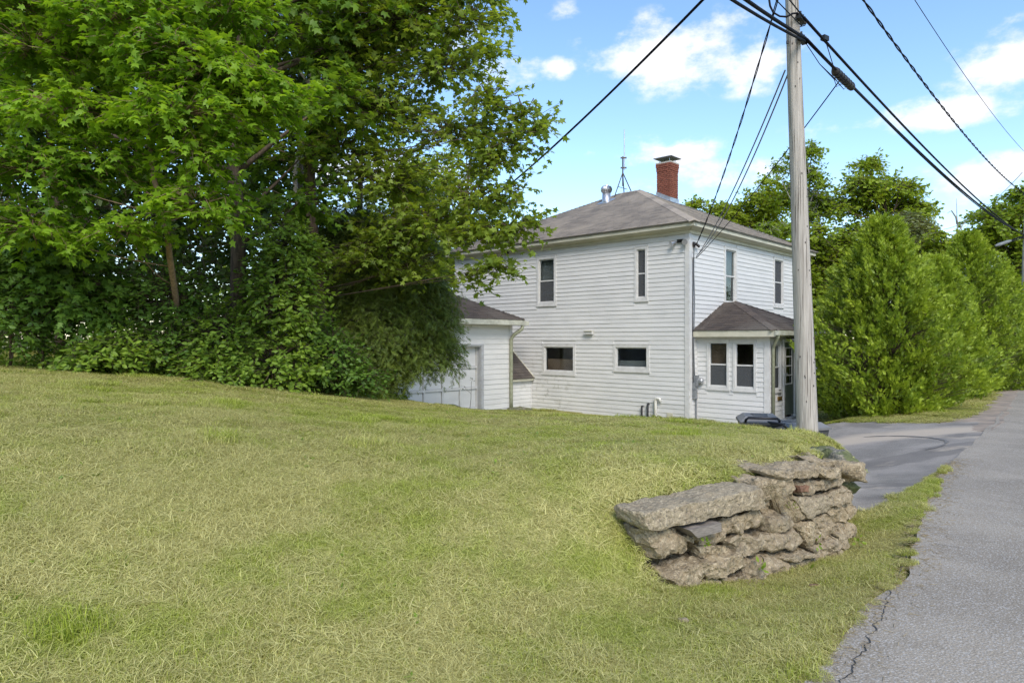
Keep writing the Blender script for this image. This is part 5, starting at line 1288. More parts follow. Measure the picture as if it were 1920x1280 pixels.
# --- left edge of the lawn: maples
fb = foot(338, 10.7)
tree('maple_sapling', 'young maple with slim tan crooked trunk and bright layered leaves, foremost at the lawn edge', 'tree', fb,
     [(fb, .05)]+tk([(330,560,10.1,.046),(318,480,9.3,.042),(311,416,8.9,.036),(290,340,8.8,.033),(284,300,8.8,.031),(279,242,8.8,.029),(287,188,8.8,.026),(280,130,8.8,.022),(258,45,8.8,.016),(240,-60,8.8,.008)]),
     bl([(60,90,8.7,120,50),(230,40,8.4,120,60),(390,130,8.5,140,55),(120,200,8.7,130,50),(340,215,8.3,140,48),(470,185,8.7,95,40),(60,320,8.6,110,55),(200,300,8.8,100,45),(385,290,8.4,80,45),(370,385,8.4,85,45),
         (240,430,8.6,60,30),(60,430,8.6,90,50),(535,170,8.9,50,35),(170,-60,8.8,220,70),(430,20,8.8,90,50),(30,10,8.8,80,60),(310,80,8.2,110,40)]),
     1500, None, LM_bright, 'bark_tan', 11, m=13, length=.48, size=.112, droop=.22, flat=.42, limb_r=.009, tint=(.5,.26), singles=300, shell=.3)
fb = foot(446, 11.2)
tree('maple_tree', 'large old maple with thick brown trunk standing behind the sapling', 'tree', fb,
     [(fb, .16)]+tk([(446,600,11.2,.14),(447,460,11.2,.12),(440,330,11.2,.115),(446,200,11.3,.10),(455,60,11.4,.09),(440,-120,11.5,.07),(430,-330,11.6,.04)]),
     bl([(520,60,11.5,150,70),(620,190,11.3,100,60),(300,-30,11.5,160,80),(120,40,12,170,90),(-60,180,12,150,120),(700,20,11.6,130,80),(540,-130,11.5,200,90),(330,-180,11.6,220,90),(760,-120,11.8,180,90),(80,-160,12,200,110),
         (560,300,11.8,100,50),(640,90,11.8,100,60),(200,130,12,140,70),(350,-330,11.8,260,110),(600,-290,11.8,230,100),(560,380,11.2,80,45)]),
     1700, None, LM_maple, 'bark', 12, m=12, length=.6, size=.15, droop=.28, flat=.5, limb_r=.05, tint=(.45,.27), shell=.3)
fb = foot(600, 12.2)
tree('red_maple_tree', 'spreading maple whose leafy boughs reach out over the house roof', 'tree', fb,
     [(fb, .13)]+tk([(600,560,12.2,.11),(585,420,12.2,.10),(580,300,12.1,.09),(600,180,12,.08),(640,60,11.9,.065),(680,-80,11.8,.045),(700,-220,11.8,.03)]),
     bl([(760,40,11.8,110,60),(880,40,11.4,60,45),(900,100,11.2,45,30),(830,130,11.6,90,50),(920,190,11.2,70,35),(985,215,11.0,40,28),(1010,240,10.9,24,20),(720,210,12,110,60),(850,250,11.6,100,45),(930,300,11.4,55,35),(960,265,11.2,50,28),
         (900,370,11.4,80,35),(965,365,11.2,30,24),(730,340,11.8,100,55),(800,420,11.7,95,45),(900,440,11.5,60,35),(960,430,11.3,45,26),(990,415,11.2,26,20),(930,500,11.3,48,24),(880,520,11.5,40,20),(680,120,12,90,60),(740,440,11.8,70,40),(690,480,11.7,80,40),(780,500,11.9,65,30),(860,-40,11.6,110,60),(740,-120,11.8,150,80),(640,280,12,80,60)]),
     1900, None, LM_red, 'bark', 13, m=9, length=.55, size=.12, droop=.12, flat=.6, limb_r=.013, tint=(.5,.27), singles=300, shell=.15, twig_r=.006)
for i, (u, Yd, r0, lean_, pts_, bark, lab) in enumerate([
    (563, 13.5, .085, 0, [(566,500),(563,300),(563,100),(570,-120),(572,-300)], 'bark_grey', 'straight slender tree trunk rising behind the big maple'),
    (545, 13, .06, 0, [(575,560),(552,330),(570,230),(590,90),(620,-60),(640,-200)], 'birch', 'pale birch with thin bent trunk deep in the shade'),
    (110, 13, .09, 0, [(118,520),(95,300),(80,100),(60,-150)], 'bark', 'dark maple behind the layered sapling boughs')]):
    fb = foot(u, Yd)
    n_ = len(pts_)
    tree('forest_tree', lab, 'tree', fb, [(fb, r0)]+[(tuple(P(a, b, Yd)), r0*(1-.75*(k+1)/n_)) for k, (a, b) in enumerate(pts_)],
         bl([(pts_[2][0]+dx, dy, Yd+dd, 130, 80) for dx, dy, dd in ((-120,-40,.5),(60,-60,.5),(-30,60,1),(120,40,1),(-160,180,1.2),(60,200,1.5),(-40,-200,.5),(120,-200,.5))]),
         650, None, LM_maple if i != 1 else LM_far, bark, 20+i, m=10, length=.6, size=.14, droop=.25, flat=.5, limb_r=.03)
# --- hemlock in front of the garage
fb = foot(668, 13.6)
tree('hemlock', 'drooping dark hemlock hanging in front of the garage door', 'tree', fb,
     [(fb, .10)]+tk([(668,600,13.6,.09),(672,450,13.6,.07),(676,330,13.6,.05),(680,230,13.6,.02)]),
     bl([(650,540,13.0,90,60),(730,520,13.2,80,45),(800,540,13.5,55,35),(830,590,13.6,28,32),(760,590,13.3,85,45),(690,620,12.9,90,60),(800,650,13.5,55,45),(838,640,13.7,20,25),(725,675,13.2,55,36),(775,668,13.5,36,30),(680,700,13,70,35),(620,640,12.8,60,60),(680,430,13.4,90,50),(760,460,13.4,70,35),(712,715,13.2,34,20),(640,470,13.4,70,45),(840,680,13.7,14,14)]),
     4600, None, LM_hem, 'bark', 31, m=9, length=.55, size=.15, droop=.55, flat=.55, tpl=T_NEEDLE, limb_r=.008, twig_r=.003, shell=.2, tint=(.45,.28), updir=.7)
# --- shrubs along the lawn edge
SHR = [  # u, v, depth, half sizes, sprays, template, material, size, label
 ((530,560,10.7,75,110),(510,680,10.5,90,60), 520, T_OVAL, LM_shrub, .10, 'tall pale leafy shrub right of the big maple trunk'),
 ((600,660,11.3,70,70),(650,705,11.5,70,40), 420, T_OVAL, LM_shrub2, .085, 'dark green shrub between the pale shrub and the hemlock'),
 ((410,640,10.3,70,75),(400,690,10.1,70,38), 420, T_OVAL, LM_shrub, .09, 'bushy shrub with yellowish leaves at the foot of the big maple'),
 ((300,560,10.3,90,70),(330,650,10.2,60,50), 380, T_OVAL, LM_shrub2, .08, 'shaded shrub below the crooked sapling trunk'),
 ((130,560,9.9,110,70),(80,480,9.8,110,60), 420, T_MAPLE, LM_shrub2, .12, 'low maple seedling thicket on the shady side of the sapling'),
 ((30,600,9.7,70,70),(20,520,9.7,70,60), 300, T_OVAL, LM_shrub2, .09, 'dark shrub where the lawn reaches the end of the thicket'),
 ((235,655,9.9,75,38),(170,670,9.8,60,26), 260, T_OVAL, LM_shrub, .095, 'knee-high leafy bush at the lawn edge under the thicket'),
 ((535,450,10.8,50,45),(545,480,11,60,50), 230, T_OVAL, LM_shrub, .09, 'light leafy bush climbing beside the big trunk'),
]
for i, (b1, b2, ns, tp_, mt_, sz_, lab) in enumerate(SHR):
    bb_ = bl([(*b1, .55), (*b2, .5)]); fb = foot(b2[0], b2[2]+.15)
    stems = [(fb, .02), (tuple(np.array(fb)*.5+np.array(bb_[1][0])*.5), .016), (tuple(bb_[1][0]), .012), (tuple(bb_[0][0]), .006)]
    tree('shrub', lab, 'shrub', fb, stems, bb_, ns, None, mt_, 'bark', 50+i, 'shrubs along the lawn edge', m=11, length=.38, size=sz_, droop=.15, flat=.6, tpl=tp_, limb_r=.012, shell=.35, tint=(.5,.3), outn=.6)
# --- undergrowth, one mass of weeds and seedlings along the edge
def scatter_leaves(name, pos, d, rng, m, length, size, tpl, mat, droop=.1, tint=(.5,.28), kind='stuff', flat=.6, outn=.5):
    lp_, la, ln, _, tw = make_leaves(pos, d, rng, m, length, size, droop, flat, outn=outn)
    V, T, ta = leaf_arrays(lp_, la, ln, size*rng.uniform(.6, 1.25, len(lp_)), np.clip(rng.normal(*tint, len(lp_)), 0, 1), tpl)
    return mobj(name, fast_mesh(name, V, T, mat, {'tint': ta}), kind=kind)
rng = np.random.default_rng(70)
EDGE = [(-60,700,9.6),(0,700,9.7),(100,706,9.8),(200,712,9.9),(300,714,10.0),(400,724,10.2),(500,738,10.5),(600,745,11.2),(700,750,12.4),(760,755,13.3)]
def edge_pos(n, rng, back=(0, .9), h=(.03, .35)):
    u = rng.uniform(-60, 760, n); Yd = np.interp(u, [e[0] for e in EDGE], [e[2] for e in EDGE])+rng.uniform(*back, n); x = (u-CX)/F*Yd
    z = H(x, Yd)+rng.uniform(*h, n)*np.interp(u, [-60, 250, 760], [1.3, .8, .7]); return np.stack([x, Yd, z], 1)
pz_ = edge_pos(900, rng)
scatter_leaves('undergrowth', pz_, nrm(rng.normal(size=(900,3))+np.array([0,-.6,.5])), rng, 9, .22, .062, T_OVAL, LM_shrub)
# dead dark twigs inside the thicket
n_ = 1100; a_ = np.stack([rng.uniform(-9.5, -3.2, n_), rng.uniform(10.2, 12.4, n_), rng.uniform(1.0, 4.2, n_)], 1); a_[:, 0] = (rng.uniform(-40, 470, n_)-CX)/F*a_[:, 1]
vt, tt = sticks(a_, a_+rng.normal(size=(n_,3))*np.array([.25,.2,.2]), np.full(n_, .005), np.full(n_, .002))
mobj('dead_twigs', fast_mesh('dead_twigs', vt, tt, M['bark']), kind='stuff')
# --- the wood behind, one mass that closes the view under the crowns
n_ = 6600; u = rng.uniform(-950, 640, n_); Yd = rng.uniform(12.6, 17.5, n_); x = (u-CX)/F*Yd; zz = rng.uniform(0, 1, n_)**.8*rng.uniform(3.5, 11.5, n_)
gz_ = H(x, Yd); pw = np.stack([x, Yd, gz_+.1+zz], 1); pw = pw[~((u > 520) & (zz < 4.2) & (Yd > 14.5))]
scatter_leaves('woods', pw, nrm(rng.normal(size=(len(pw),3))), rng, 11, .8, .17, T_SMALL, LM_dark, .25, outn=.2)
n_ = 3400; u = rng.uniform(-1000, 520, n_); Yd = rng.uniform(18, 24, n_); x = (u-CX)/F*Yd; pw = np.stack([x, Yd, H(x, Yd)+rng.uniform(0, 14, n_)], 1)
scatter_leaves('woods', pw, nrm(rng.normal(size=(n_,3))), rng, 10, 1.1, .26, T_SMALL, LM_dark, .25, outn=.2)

# --- arborvitae hedge beside the road
def arborvitae(u, Yd, vtop, rad, n_pl, seed, label, ubase=None, mat=None):
    rng = np.random.default_rng(seed); p0 = P(ubase or u, 700, Yd); x, y = p0.x, p0.y; z0 = Hs(x, y); h = CAMZ+(CY-vtop)/F*Yd-z0
    t = thing('arborvitae', (x, y, z0), label, 'hedge tree', 'evergreens along the road')
    obj('trunk', MB().tube([(x, y, z0-.1), (x+.03, y, z0+h*.5), (x, y, z0+h*.93)], [.12, .07, .015], 9), M['bark'], t, smooth=True)
    def prof(f): return np.where(f < .12, .78+f*1.6, np.where(f < .32, .97+.03*(f-.12)/.2, 1.0*np.clip((1-f)/.68, 0, 1)**.80))*rad
    f = rng.random(n_pl)**1.25*.985; th = rng.uniform(0, 2*math.pi, n_pl)
    lump = 1+.15*np.sin(th*3+seed+f*9)+.15*np.sin(th*6-f*15+seed*2)+.08*np.sin(th*11+f*21)+rng.normal(0, .07, n_pl)
    r = prof(f)*lump*np.where(rng.random(n_pl) < .3, rng.uniform(.4, .85, n_pl), rng.uniform(.84, 1.02, n_pl))
    pc = np.stack([x+r*np.cos(th), y+r*np.sin(th), z0+.05+f*h], 1); outd = np.stack([np.cos(th), np.sin(th), np.zeros(n_pl)], 1)
    ax = nrm(outd*.8+np.array([0,0,.75])+rng.normal(size=(n_pl,3))*.28)
    m = 34; tt = rng.random((n_pl, m)); L_ = .5*rng.uniform(.7, 1.3, n_pl)
    pos = pc[:, None]+ax[:, None]*((tt-.55)*L_[:, None])[..., None]+rng.normal(size=(n_pl, m, 3))*(.075*(1.2-tt))[..., None]
    la = ax[:, None]*.9+rng.normal(size=(n_pl, m, 3))*.34+np.array([0,0,.15]); ln = nrm(rng.normal(size=(n_pl, m, 3))+outd[:, None]*.8+np.array([0,0,.5]))
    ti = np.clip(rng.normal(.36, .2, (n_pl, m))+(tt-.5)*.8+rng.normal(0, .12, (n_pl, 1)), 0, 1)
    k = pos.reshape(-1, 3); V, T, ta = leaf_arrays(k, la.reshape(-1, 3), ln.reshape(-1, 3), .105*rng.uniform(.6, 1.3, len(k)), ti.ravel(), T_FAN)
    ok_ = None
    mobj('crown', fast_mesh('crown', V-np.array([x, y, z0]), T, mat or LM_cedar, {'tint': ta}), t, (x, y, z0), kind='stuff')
    A = np.stack([np.full(n_pl, x), np.full(n_pl, y), pc[:, 2]-.35*r], 1); A[:, 2] = np.maximum(A[:, 2], z0+.1)
    vt, tt2 = sticks(A, pc, np.full(n_pl, .012), np.full(n_pl, .004)); mobj('branches', fast_mesh('branches', vt-np.array([x,y,z0]), tt2, M['bark']), t, (x,y,z0), kind='stuff')
    return t
arborvitae(1672, 16.6, 415, 1.62, 1650, 1, 'biggest bushy arborvitae, nearest the driveway', ubase=1655)
arborvitae(1745, 19.3, 485, 1.30, 1050, 2, 'middle arborvitae with brighter green tips, pressed against the biggest one', ubase=1752)
arborvitae(1820, 22.5, 440, 1.8, 1250, 3, 'tall shaggy arborvitae farther along the road', ubase=1815)
arborvitae(1880, 27, 500, 1.6, 800, 4, 'farthest arborvitae beside the distant pole', ubase=1878)

# --- trees behind the house
def far_tree(name, label, u, Yd, vbase, crown, n, mat, seed, bark='bark', size=.2, m=10, length=.9, group='trees beyond the house', sparse=.3, nb=None, flat=.6):
    x = (u-CX)/F*Yd; z0 = Hs(x, Yd); base = (x, Yd, z0); rr = random.Random(seed)
    tops = sorted(crown, key=lambda c: c[1]); ut, vt = tops[0][0], tops[0][1]
    trunk = [(base, .22), (tuple(P(u*.7+ut*.3, 560, Yd)), .16), (tuple(P(u*.4+ut*.6, (vt+560)/2, Yd)), .10), (tuple(P(ut, vt, Yd)), .02)]
    bs = []
    for (cu, cv, ru, rv) in crown:     # break each lobe into clumps with gaps
        k = nb or 7
        for j in range(k):
            a = rr.uniform(0, 2*math.pi); q = rr.random()**.5*.8
            bs.append((cu+ru*q*math.cos(a), cv+rv*q*math.sin(a), Yd+rr.uniform(-1, 1)*ru/F*Yd*.6, ru*rr.uniform(.26,.42), rv*rr.uniform(.24,.36)))
    return tree(name, label, 'tree', base, trunk, bl(bs), n, None, mat, bark, seed, group, m=m, length=length, size=size, droop=.2, flat=flat, tpl=T_SMALL, limb_r=.05, shell=sparse, tint=(.5,.28), twig_r=.012)
far_tree('birch_tree', 'tall airy birch showing above the house roof beside the pole', 1505, 34, 600, [(1520,300,45,40),(1475,310,35,30),(1510,370,60,45),(1480,420,55,40),(1540,360,35,60),(1530,440,40,40)], 700, LM_fardark, 101, 'birch', size=.20, sparse=.1, nb=5)
far_tree('maple_tree', 'broad round-headed maple rising above the hedge', 1660, 33, 600, [(1660,330,75,50),(1610,370,50,50),(1715,370,45,55),(1660,410,95,50),(1640,470,80,50),(1700,440,55,45)], 1500, LM_far, 102, size=.21)
far_tree('ash_tree', 'bright yellow-green tree showing over the right slope of the house roof', 1400, 38, 600, [(1340,410,50,30),(1400,400,60,45),(1450,400,50,50),(1440,360,30,30),(1310,385,25,12),(1480,450,40,40)], 1100, LM_farbright, 103, size=.22)
far_tree('linden_tree', 'leafy tree filling the gap between the pole and the hedge', 1560, 26, 600, [(1545,470,50,50),(1580,510,55,50),(1530,540,40,60),(1600,450,45,45),(1560,580,60,50),(1500,520,40,70)], 1500, LM_far, 104, size=.17, length=.7)
far_tree('willow_tree', 'grey-green tree peeking over the top of the biggest arborvitae', 1690, 27, 600, [(1680,430,50,34),(1720,450,45,36),(1650,440,34,26),(1745,480,35,34)], 900, LM_olive, 105, size=.15, length=.6)
far_tree('sapling_tree', 'light green young tree behind the middle arborvitae', 1760, 26, 600, [(1765,460,34,26),(1790,470,28,24),(1745,500,34,34)], 500, LM_farbright, 106, size=.16, length=.6)
far_tree('maple_tree', 'dense dark maple beside the distant pole', 1880, 34, 600, [(1870,420,65,45),(1910,390,50,40),(1840,460,45,45),(1900,470,60,60),(1930,440,60,70),(1890,540,60,60),(1960,380,70,60)], 2000, LM_fardark, 107, size=.22)
far_tree('linden_tree', 'pale tree glimpsed between the maple boughs and the house end', 850, 36, 600, [(830,330,60,60),(880,300,45,45),(800,420,60,60),(860,440,50,50),(760,350,70,90),(900,400,50,50),(700,420,70,80)], 1500, LM_farbright, 108, size=.22)
far_tree('linden_tree', 'dark tree standing behind the left end of the house', 840, 33, 600, [(820,520,40,40),(790,480,50,50),(850,500,25,40),(740,500,60,50)], 800, LM_far, 109, size=.2)
# bare dead branches over the hedge
dbp = P(1775, 560, 28); dt = thing('dead_tree', (dbp.x, dbp.y, Hs(dbp.x, dbp.y)), 'bare grey dead tree poking its branches above the hedge', 'tree')
mb = MB(); rs = random.Random(9); b0 = Vector((dbp.x, dbp.y, Hs(dbp.x, dbp.y)))
mb.tube([b0, P(1778, 560, 28), P(1782, 480, 28), P(1786, 440, 28)], [.12, .08, .05, .03], 6)
for (a0, a1, a2) in (((1784,470),(1795,425),(1793,372)),((1782,480),(1768,440),(1750,405)),((1784,450),(1800,430),(1812,412)),((1778,520),(1800,470),(1822,445)),((1795,420),(1784,395),(1776,400)),((1780,500),(1765,470),(1752,462)),((1800,470),(1806,440),(1800,420))):
    mb.tube([P(*a0, 28), P((a0[0]+a1[0])/2+3, (a0[1]+a1[1])/2, 28), P(*a1, 28), P(*a2, 28)], [.045, .035, .025, .008], 5)
obj('branches', mb, M['deadwood'], dt, smooth=True)
# the far wood that closes the horizon
rng = np.random.default_rng(90)
def far_wood(n, u0, u1, Y0, Y1, hmax, mat):
    u = rng.uniform(u0, u1, n); Yd = rng.uniform(Y0, Y1, n); x = (u-CX)/F*Yd; h = rng.random(n)**.8*hmax*(.75+.25*np.sin(u*.021)+.15*np.sin(u*.05+1)); pw = np.stack([x, Yd, H(x, Yd)+h], 1)
    scatter_leaves('far_wood', pw, nrm(rng.normal(size=(n,3))+np.array([0,0,.3])), rng, 9, 1.4, .34, T_SMALL, mat, .2, outn=.4)
far_wood(3600, 1230, 3000, 46, 62, 6.5, LM_fardark); far_wood(1500, 400, 1000, 42, 56, 9, LM_far)

# --- twig sapling at the garage door and weeds in the wall
sp = Vector(wp(GO, NL, NF, s_of(GO, NL, 858), 0, .5)); sz0 = Hs(sp.x, sp.y)
tw_ = thing('twig_sapling', (sp.x, sp.y, sz0), 'thin nearly leafless twig sapling in front of the garage door', 'sapling')
mb = MB().tube([(sp.x, sp.y, sz0-.05), (sp.x+.05, sp.y, sz0+.4), (sp.x+.06, sp.y, sz0+.85), (sp.x+.10, sp.y, sz0+1.0)], [.010, .008, .006, .003], 5).tube([(sp.x+.05, sp.y, sz0+.55), (sp.x-.1, sp.y, sz0+.68), (sp.x-.17, sp.y, sz0+.78)], [.006,.004,.003], 5)
obj('stem', mb, M['bark_grey'], tw_)
rng = np.random.default_rng(5); k = 9; pp = np.array([(sp.x+.08, sp.y, sz0+.98)]*4+[(sp.x-.15, sp.y, sz0+.75)]*5)+rng.normal(size=(k,3))*.05
V, T, ta = leaf_arrays(pp, rng.normal(size=(k,3)), rng.normal(size=(k,3))+np.array([0,0,1]), np.full(k, .06), np.full(k, .2), T_OVAL); mobj('leaves', fast_mesh('leaves', V, T, LM_dark, {'tint': ta}), tw_, (0,0,0), kind='stuff')
def weed(u, v, n, size, mat, label, seed, out=.14, big=False):
    rng = np.random.default_rng(seed); s_, z_ = on_wall((u-1120)*3.556, (v-820)*3.556); p = WA+wdir*s_+wn_*out; base = (p.x, p.y, z_)
    t = thing('weed', base, label, 'weed', 'weeds growing in the stone wall')
    d = nrm(rng.normal(size=(n,3))+np.array([wn_.x, wn_.y, .8])); V, T, ta = leaf_arrays(np.array(base)+d*rng.uniform(.0, .05, (n,1)), d, rng.normal(size=(n,3))*.5+np.array([wn_.x,wn_.y,1]), size*rng.uniform(.6,1.2,n), rng.random(n), T_OVAL)
    mobj('leaves', fast_mesh('leaves', V-np.array(base), T, mat, {'tint': ta}), t, base, kind='stuff')
LM_weed = leafmat('weed_leaf', (.12,.20,.02), (.26,.36,.04), .45)
weed(1296, 1012, 10, .035, LM_weed, 'small weed under the wooden chock of the wall', 1); weed(1462, 948, 9, .035, LM_weed, 'little weed on the middle ledge of the wall', 2, .09)
weed(1475, 1064, 6, .10, LM_weed, 'broad-leaved yellow-green weed at the foot of the wall', 3, .17); weed(1505, 1012, 8, .035, LM_weed, 'small weed between two rounded stones of the wall', 4, .12); weed(1585, 1008, 9, .045, LM_weed, 'weed tucked at the end of the wall by the verge', 5, .1)
weed(1385, 1052, 14, .04, LM_weed, 'mossy weed on the lower ledge of the wall', 6, .2)
def dry_tuft(u, v, n, label, seed, out=.12):
    rng = np.random.default_rng(seed); s_, z_ = on_wall((u-1120)*3.556, (v-820)*3.556); p = WA+wdir*s_+wn_*out; base = np.array((p.x, p.y, z_))
    t = thing('dry_tuft', tuple(base), label, 'dry grass', 'dry grass hanging on the wall')
    A = base+rng.normal(size=(n,3))*.03; M_ = A+nrm(rng.normal(size=(n,3))*.6+np.array([wn_.x, wn_.y, .5]))*.06; B = M_+np.array([wn_.x, wn_.y, -1.6])*rng.uniform(.03,.09,(n,1))+rng.normal(size=(n,3))*.03
    v1, t1 = sticks(A, M_, np.full(n,.0022), np.full(n,.0018)); v2, t2 = sticks(M_, B, np.full(n,.0018), np.full(n,.0008))
    mobj('blades', fast_mesh('blades', np.concatenate([v1, v2])-base, np.concatenate([t1, t2+len(v1)]), M['straw']), t, tuple(base), kind='stuff')
M['straw'] = simple('dry_straw', (.36,.29,.16), (.24,.18,.10), 20, .9)
dry_tuft(1412, 912, 34, 'dry straw tuft hanging beside the long top slab', 1); dry_tuft(1452, 938, 26, 'dry straw tuft on the middle ledge', 2, .1); dry_tuft(1365, 1085, 30, 'dry straw at the foot of the wall', 3, .2)

# ------------------------------------------------------------------ grass: mown turf with dry clippings
def grass_mat():
    b = NB('grass_blade'); p = b.pos()
    t = b.attr('tint'); br = b.attr('bright')
    big = b.step(b.noise(p, .55, 5, .55), .36, .66); mid = b.step(b.noise(b.map(p, (1,1,1), (7,3,0)), 2.6, 4), .35, .65)
    dry = b.math('ADD', b.math('MULTIPLY', t, .75), b.math('MULTIPLY', b.math('ADD', big, b.math('MULTIPLY', mid, .8)), .44))
    dry = b.step(dry, .25, 1.1)
    g = b.mix(br, GR_DARK, GR_LIGHT)
    d = b.mix(br, DRY_DARK, DRY_LIGHT)
    c = b.mix(dry, g, d)
    pr = b.n('ShaderNodeBsdfPrincipled'); b.l(c, pr.inputs['Base Color']); pr.inputs['Roughness'].default_value = .6; pr.inputs['Specular IOR Level'].default_value = .12
    tl = b.n('ShaderNodeBsdfTranslucent'); b.l(b.mix(1.0, c, (1.15,1.15,.7), 'MULTIPLY'), tl.inputs[0])
    mx = b.n('ShaderNodeMixShader'); mx.inputs[0].default_value = .3; b.l(pr.outputs[0], mx.inputs[1]); b.l(tl.outputs[0], mx.inputs[2])
    return b.end(mx.outputs[0])
GR_DARK, GR_LIGHT = (.18,.24,.024), (.46,.53,.075)
DRY_DARK, DRY_LIGHT = (.26,.24,.07), (.75,.70,.31)
M['grass'] = grass_mat()
def turf_patch(seed, n, hgt, dryf, lying, rad=.15, wid=.0042):
    rng = np.random.default_rng(seed); a = rng.uniform(0, 2*math.pi, n); r = rad*np.sqrt(rng.random(n)); x = r*np.cos(a); y = r*np.sin(a)
    ly = rng.random(n) < lying; th = rng.uniform(0, 2*math.pi, n)
    h = np.where(ly, rng.uniform(.004, .022, n), hgt*rng.uniform(.45, 1.25, n)); L = np.where(ly, rng.uniform(.05, .13, n), hgt*rng.uniform(.2, .9, n))
    z0 = np.where(ly, hgt*rng.uniform(.25, .95, n), 0); z1 = np.where(ly, z0+rng.uniform(.0, .015, n), h*.65); z2 = np.where(ly, z0+rng.uniform(-.015, .02, n), h)
    dx, dy = np.cos(th), np.sin(th); bend = rng.normal(0, .35, n); w_ = wid*rng.uniform(.6, 1.2, n)*np.where(ly, .75, 1)
    px, py = -dy, dx
    f0 = np.where(ly, -.5, 0.); f1 = np.where(ly, 0, .35); f2 = np.where(ly, .5, 1.0)
    def pt(f, z, k, sg): return np.stack([x+dx*L*f+px*(k*w_*sg+bend*L*.3*f*f), y+dy*L*f+py*(k*w_*sg+bend*L*.3*f*f), z+ (k*0)], 1)
    V = np.stack([pt(f0, z0, .5, 1), pt(f0, z0, .5, -1), pt(f1, z1, .45, 1), pt(f1, z1, .45, -1), pt(f2, z2, .05, 1)], 1).reshape(-1, 3)
    T = (np.array([(0,1,3),(0,3,2),(2,3,4)])[None]+(np.arange(n)*5)[:, None, None]).reshape(-1, 3)
    tint = np.where(ly, rng.uniform(.55, 1.0, n), np.where(rng.random(n) < dryf, rng.uniform(.5, .9, n), rng.uniform(0, .35, n)))
    me = fast_mesh('turf_patch', V, T, M['grass'], {'tint': np.repeat(tint, 5), 'bright': np.repeat(rng.random(n), 5)})
    return bpy.data.objects.new('turf_patch', me)
PATCH = [turf_patch(1, 520, .050, .30, .45), turf_patch(2, 520, .045, .40, .55), turf_patch(3, 560, .055, .22, .32), turf_patch(4, 480, .06, .35, .6), turf_patch(5, 520, .040, .35, .45), turf_patch(6, 420, .085, .12, .18, wid=.0048), turf_patch(7, 520, .05, .5, .65)]
EXC = [[(0,0)]]
def rect(O, d, s0, s1, n, o0, o1): return [tuple((O+d*s+n*o).to_2d()) for s, o in ((s0,o0),(s1,o0),(s1,o1),(s0,o1))]
FOOT = [rect(HC, D1, -.02, HL, -NL, -.02, HW), rect(OA, NF, -.1, PD, -nA, 0, PW), rect(GO, NL, 0, GW, D1, -.02, GD), rect(QB, NL, 0, BWD, D1, 0, 2)]
def grass_at(x, y):
    """true where turf grows"""
    ok = poly_sd(DRIVE, x, y) < -.02+.07*wob(x, y, 4)
    ok &= x < xroad(y)-.13+.07*wob(x, y, 5)
    ok &= ~((y > 11.9) & (x > xroad(y)-np.interp(y, [11.9,13.5,15,20,40],[.2,1.1,.7,.65,.55])+.06*wob(x, y, 5)))
    for f in FOOT: ok &= poly_sd(f, x, y) < -.03
    return ok
rng = np.random.default_rng(42)
def sample(n, Y0, Y1, us=(-260, 2180)):
    u = rng.uniform(*us, n); y = np.sqrt(rng.uniform(Y0*Y0, Y1*Y1, n)); return (u-CX)/F*y, y
pts = []; scl = []; hsc = []
for (n, Y0, Y1, s0, hs) in ((5600, 1.9, 5.0, .85, 1.0), (2200, 1.9, 7.0, .95, 1.0), (7600, 4.6, 8.5, 1.0, .95), (8200, 8.0, 13.0, 1.35, .85), (6500, 12.5, 23, 2.0, .8), (2600, 20, 44, 3.2, 1.0)):
    x, y = sample(n, Y0, Y1, (-1000, -240)) if n == 2200 else sample(n, Y0, Y1); k = grass_at(x, y); x, y = x[k], y[k]; pts.append(np.stack([x, y], 1)); scl.append(np.full(len(x), s0)*rng.uniform(.8, 1.25, len(x))); hsc.append(np.full(len(x), hs))
# grass pushing through the seam between driveway and road, and over the ragged road edge
sx = rng.uniform(0, 1, 420); seam = np.array([gp(1622,965), gp(1665,968), gp(1700,945), gp(1722,925), gp(1740,912), gp(1748,895), gp(1775,875)]); f = sx*(len(seam)-1); i0 = np.minimum(f.astype(int), len(seam)-2)
sp_ = seam[i0]*(1-(f-i0))[:, None]+seam[i0+1]*(f-i0)[:, None]+rng.normal(size=(420,2))*np.interp(sx, [0,.5,1], [.08,.04,.02])[:, None]
pts.append(sp_); scl.append(rng.uniform(.3, .6, 420)); hsc.append(np.full(420, .8))
yy = rng.uniform(2.6, 6.4, 700); xx = xroad(yy)+np.abs(rng.normal(0, .05, 700))-.10; pts.append(np.stack([xx, yy], 1)); scl.append(rng.uniform(.25, .5, 700)); hsc.append(np.full(700, .45))
pts = np.concatenate(pts); scl = np.concatenate(scl); hsc = np.concatenate(hsc); n = len(pts)
gzv = H(pts[:, 0], pts[:, 1]); e_ = .12
gxs = (H(pts[:, 0]+e_, pts[:, 1])-H(pts[:, 0]-e_, pts[:, 1]))/(2*e_); gys = (H(pts[:, 0], pts[:, 1]+e_)-H(pts[:, 0], pts[:, 1]-e_))/(2*e_)
steep = np.hypot(gxs, gys) < 1.0
onroad = pts[:, 0] > xroad(pts[:, 1])
gzv = np.where(onroad, .012, gzv)
lush = np.array([noise.noise(Vector((p[0]*.9, p[1]*.9, 3.3)))+.6*noise.noise(Vector((p[0]*2.7, p[1]*2.7, 9.1))) for p in pts])
kind_ = np.where(lush > .66, 5, np.where(lush > .15, 2, np.where(lush < -.35, 6, rng.choice([0,1,3,4], n)))); kind_ = np.where(rng.random(n) < .25, rng.integers(0, 5, n), kind_)
sel = steep; pts, scl, hsc, gzv, gxs, gys, kind_ = pts[sel], scl[sel], hsc[sel], gzv[sel], gxs[sel], gys[sel], kind_[sel]; n = len(pts)
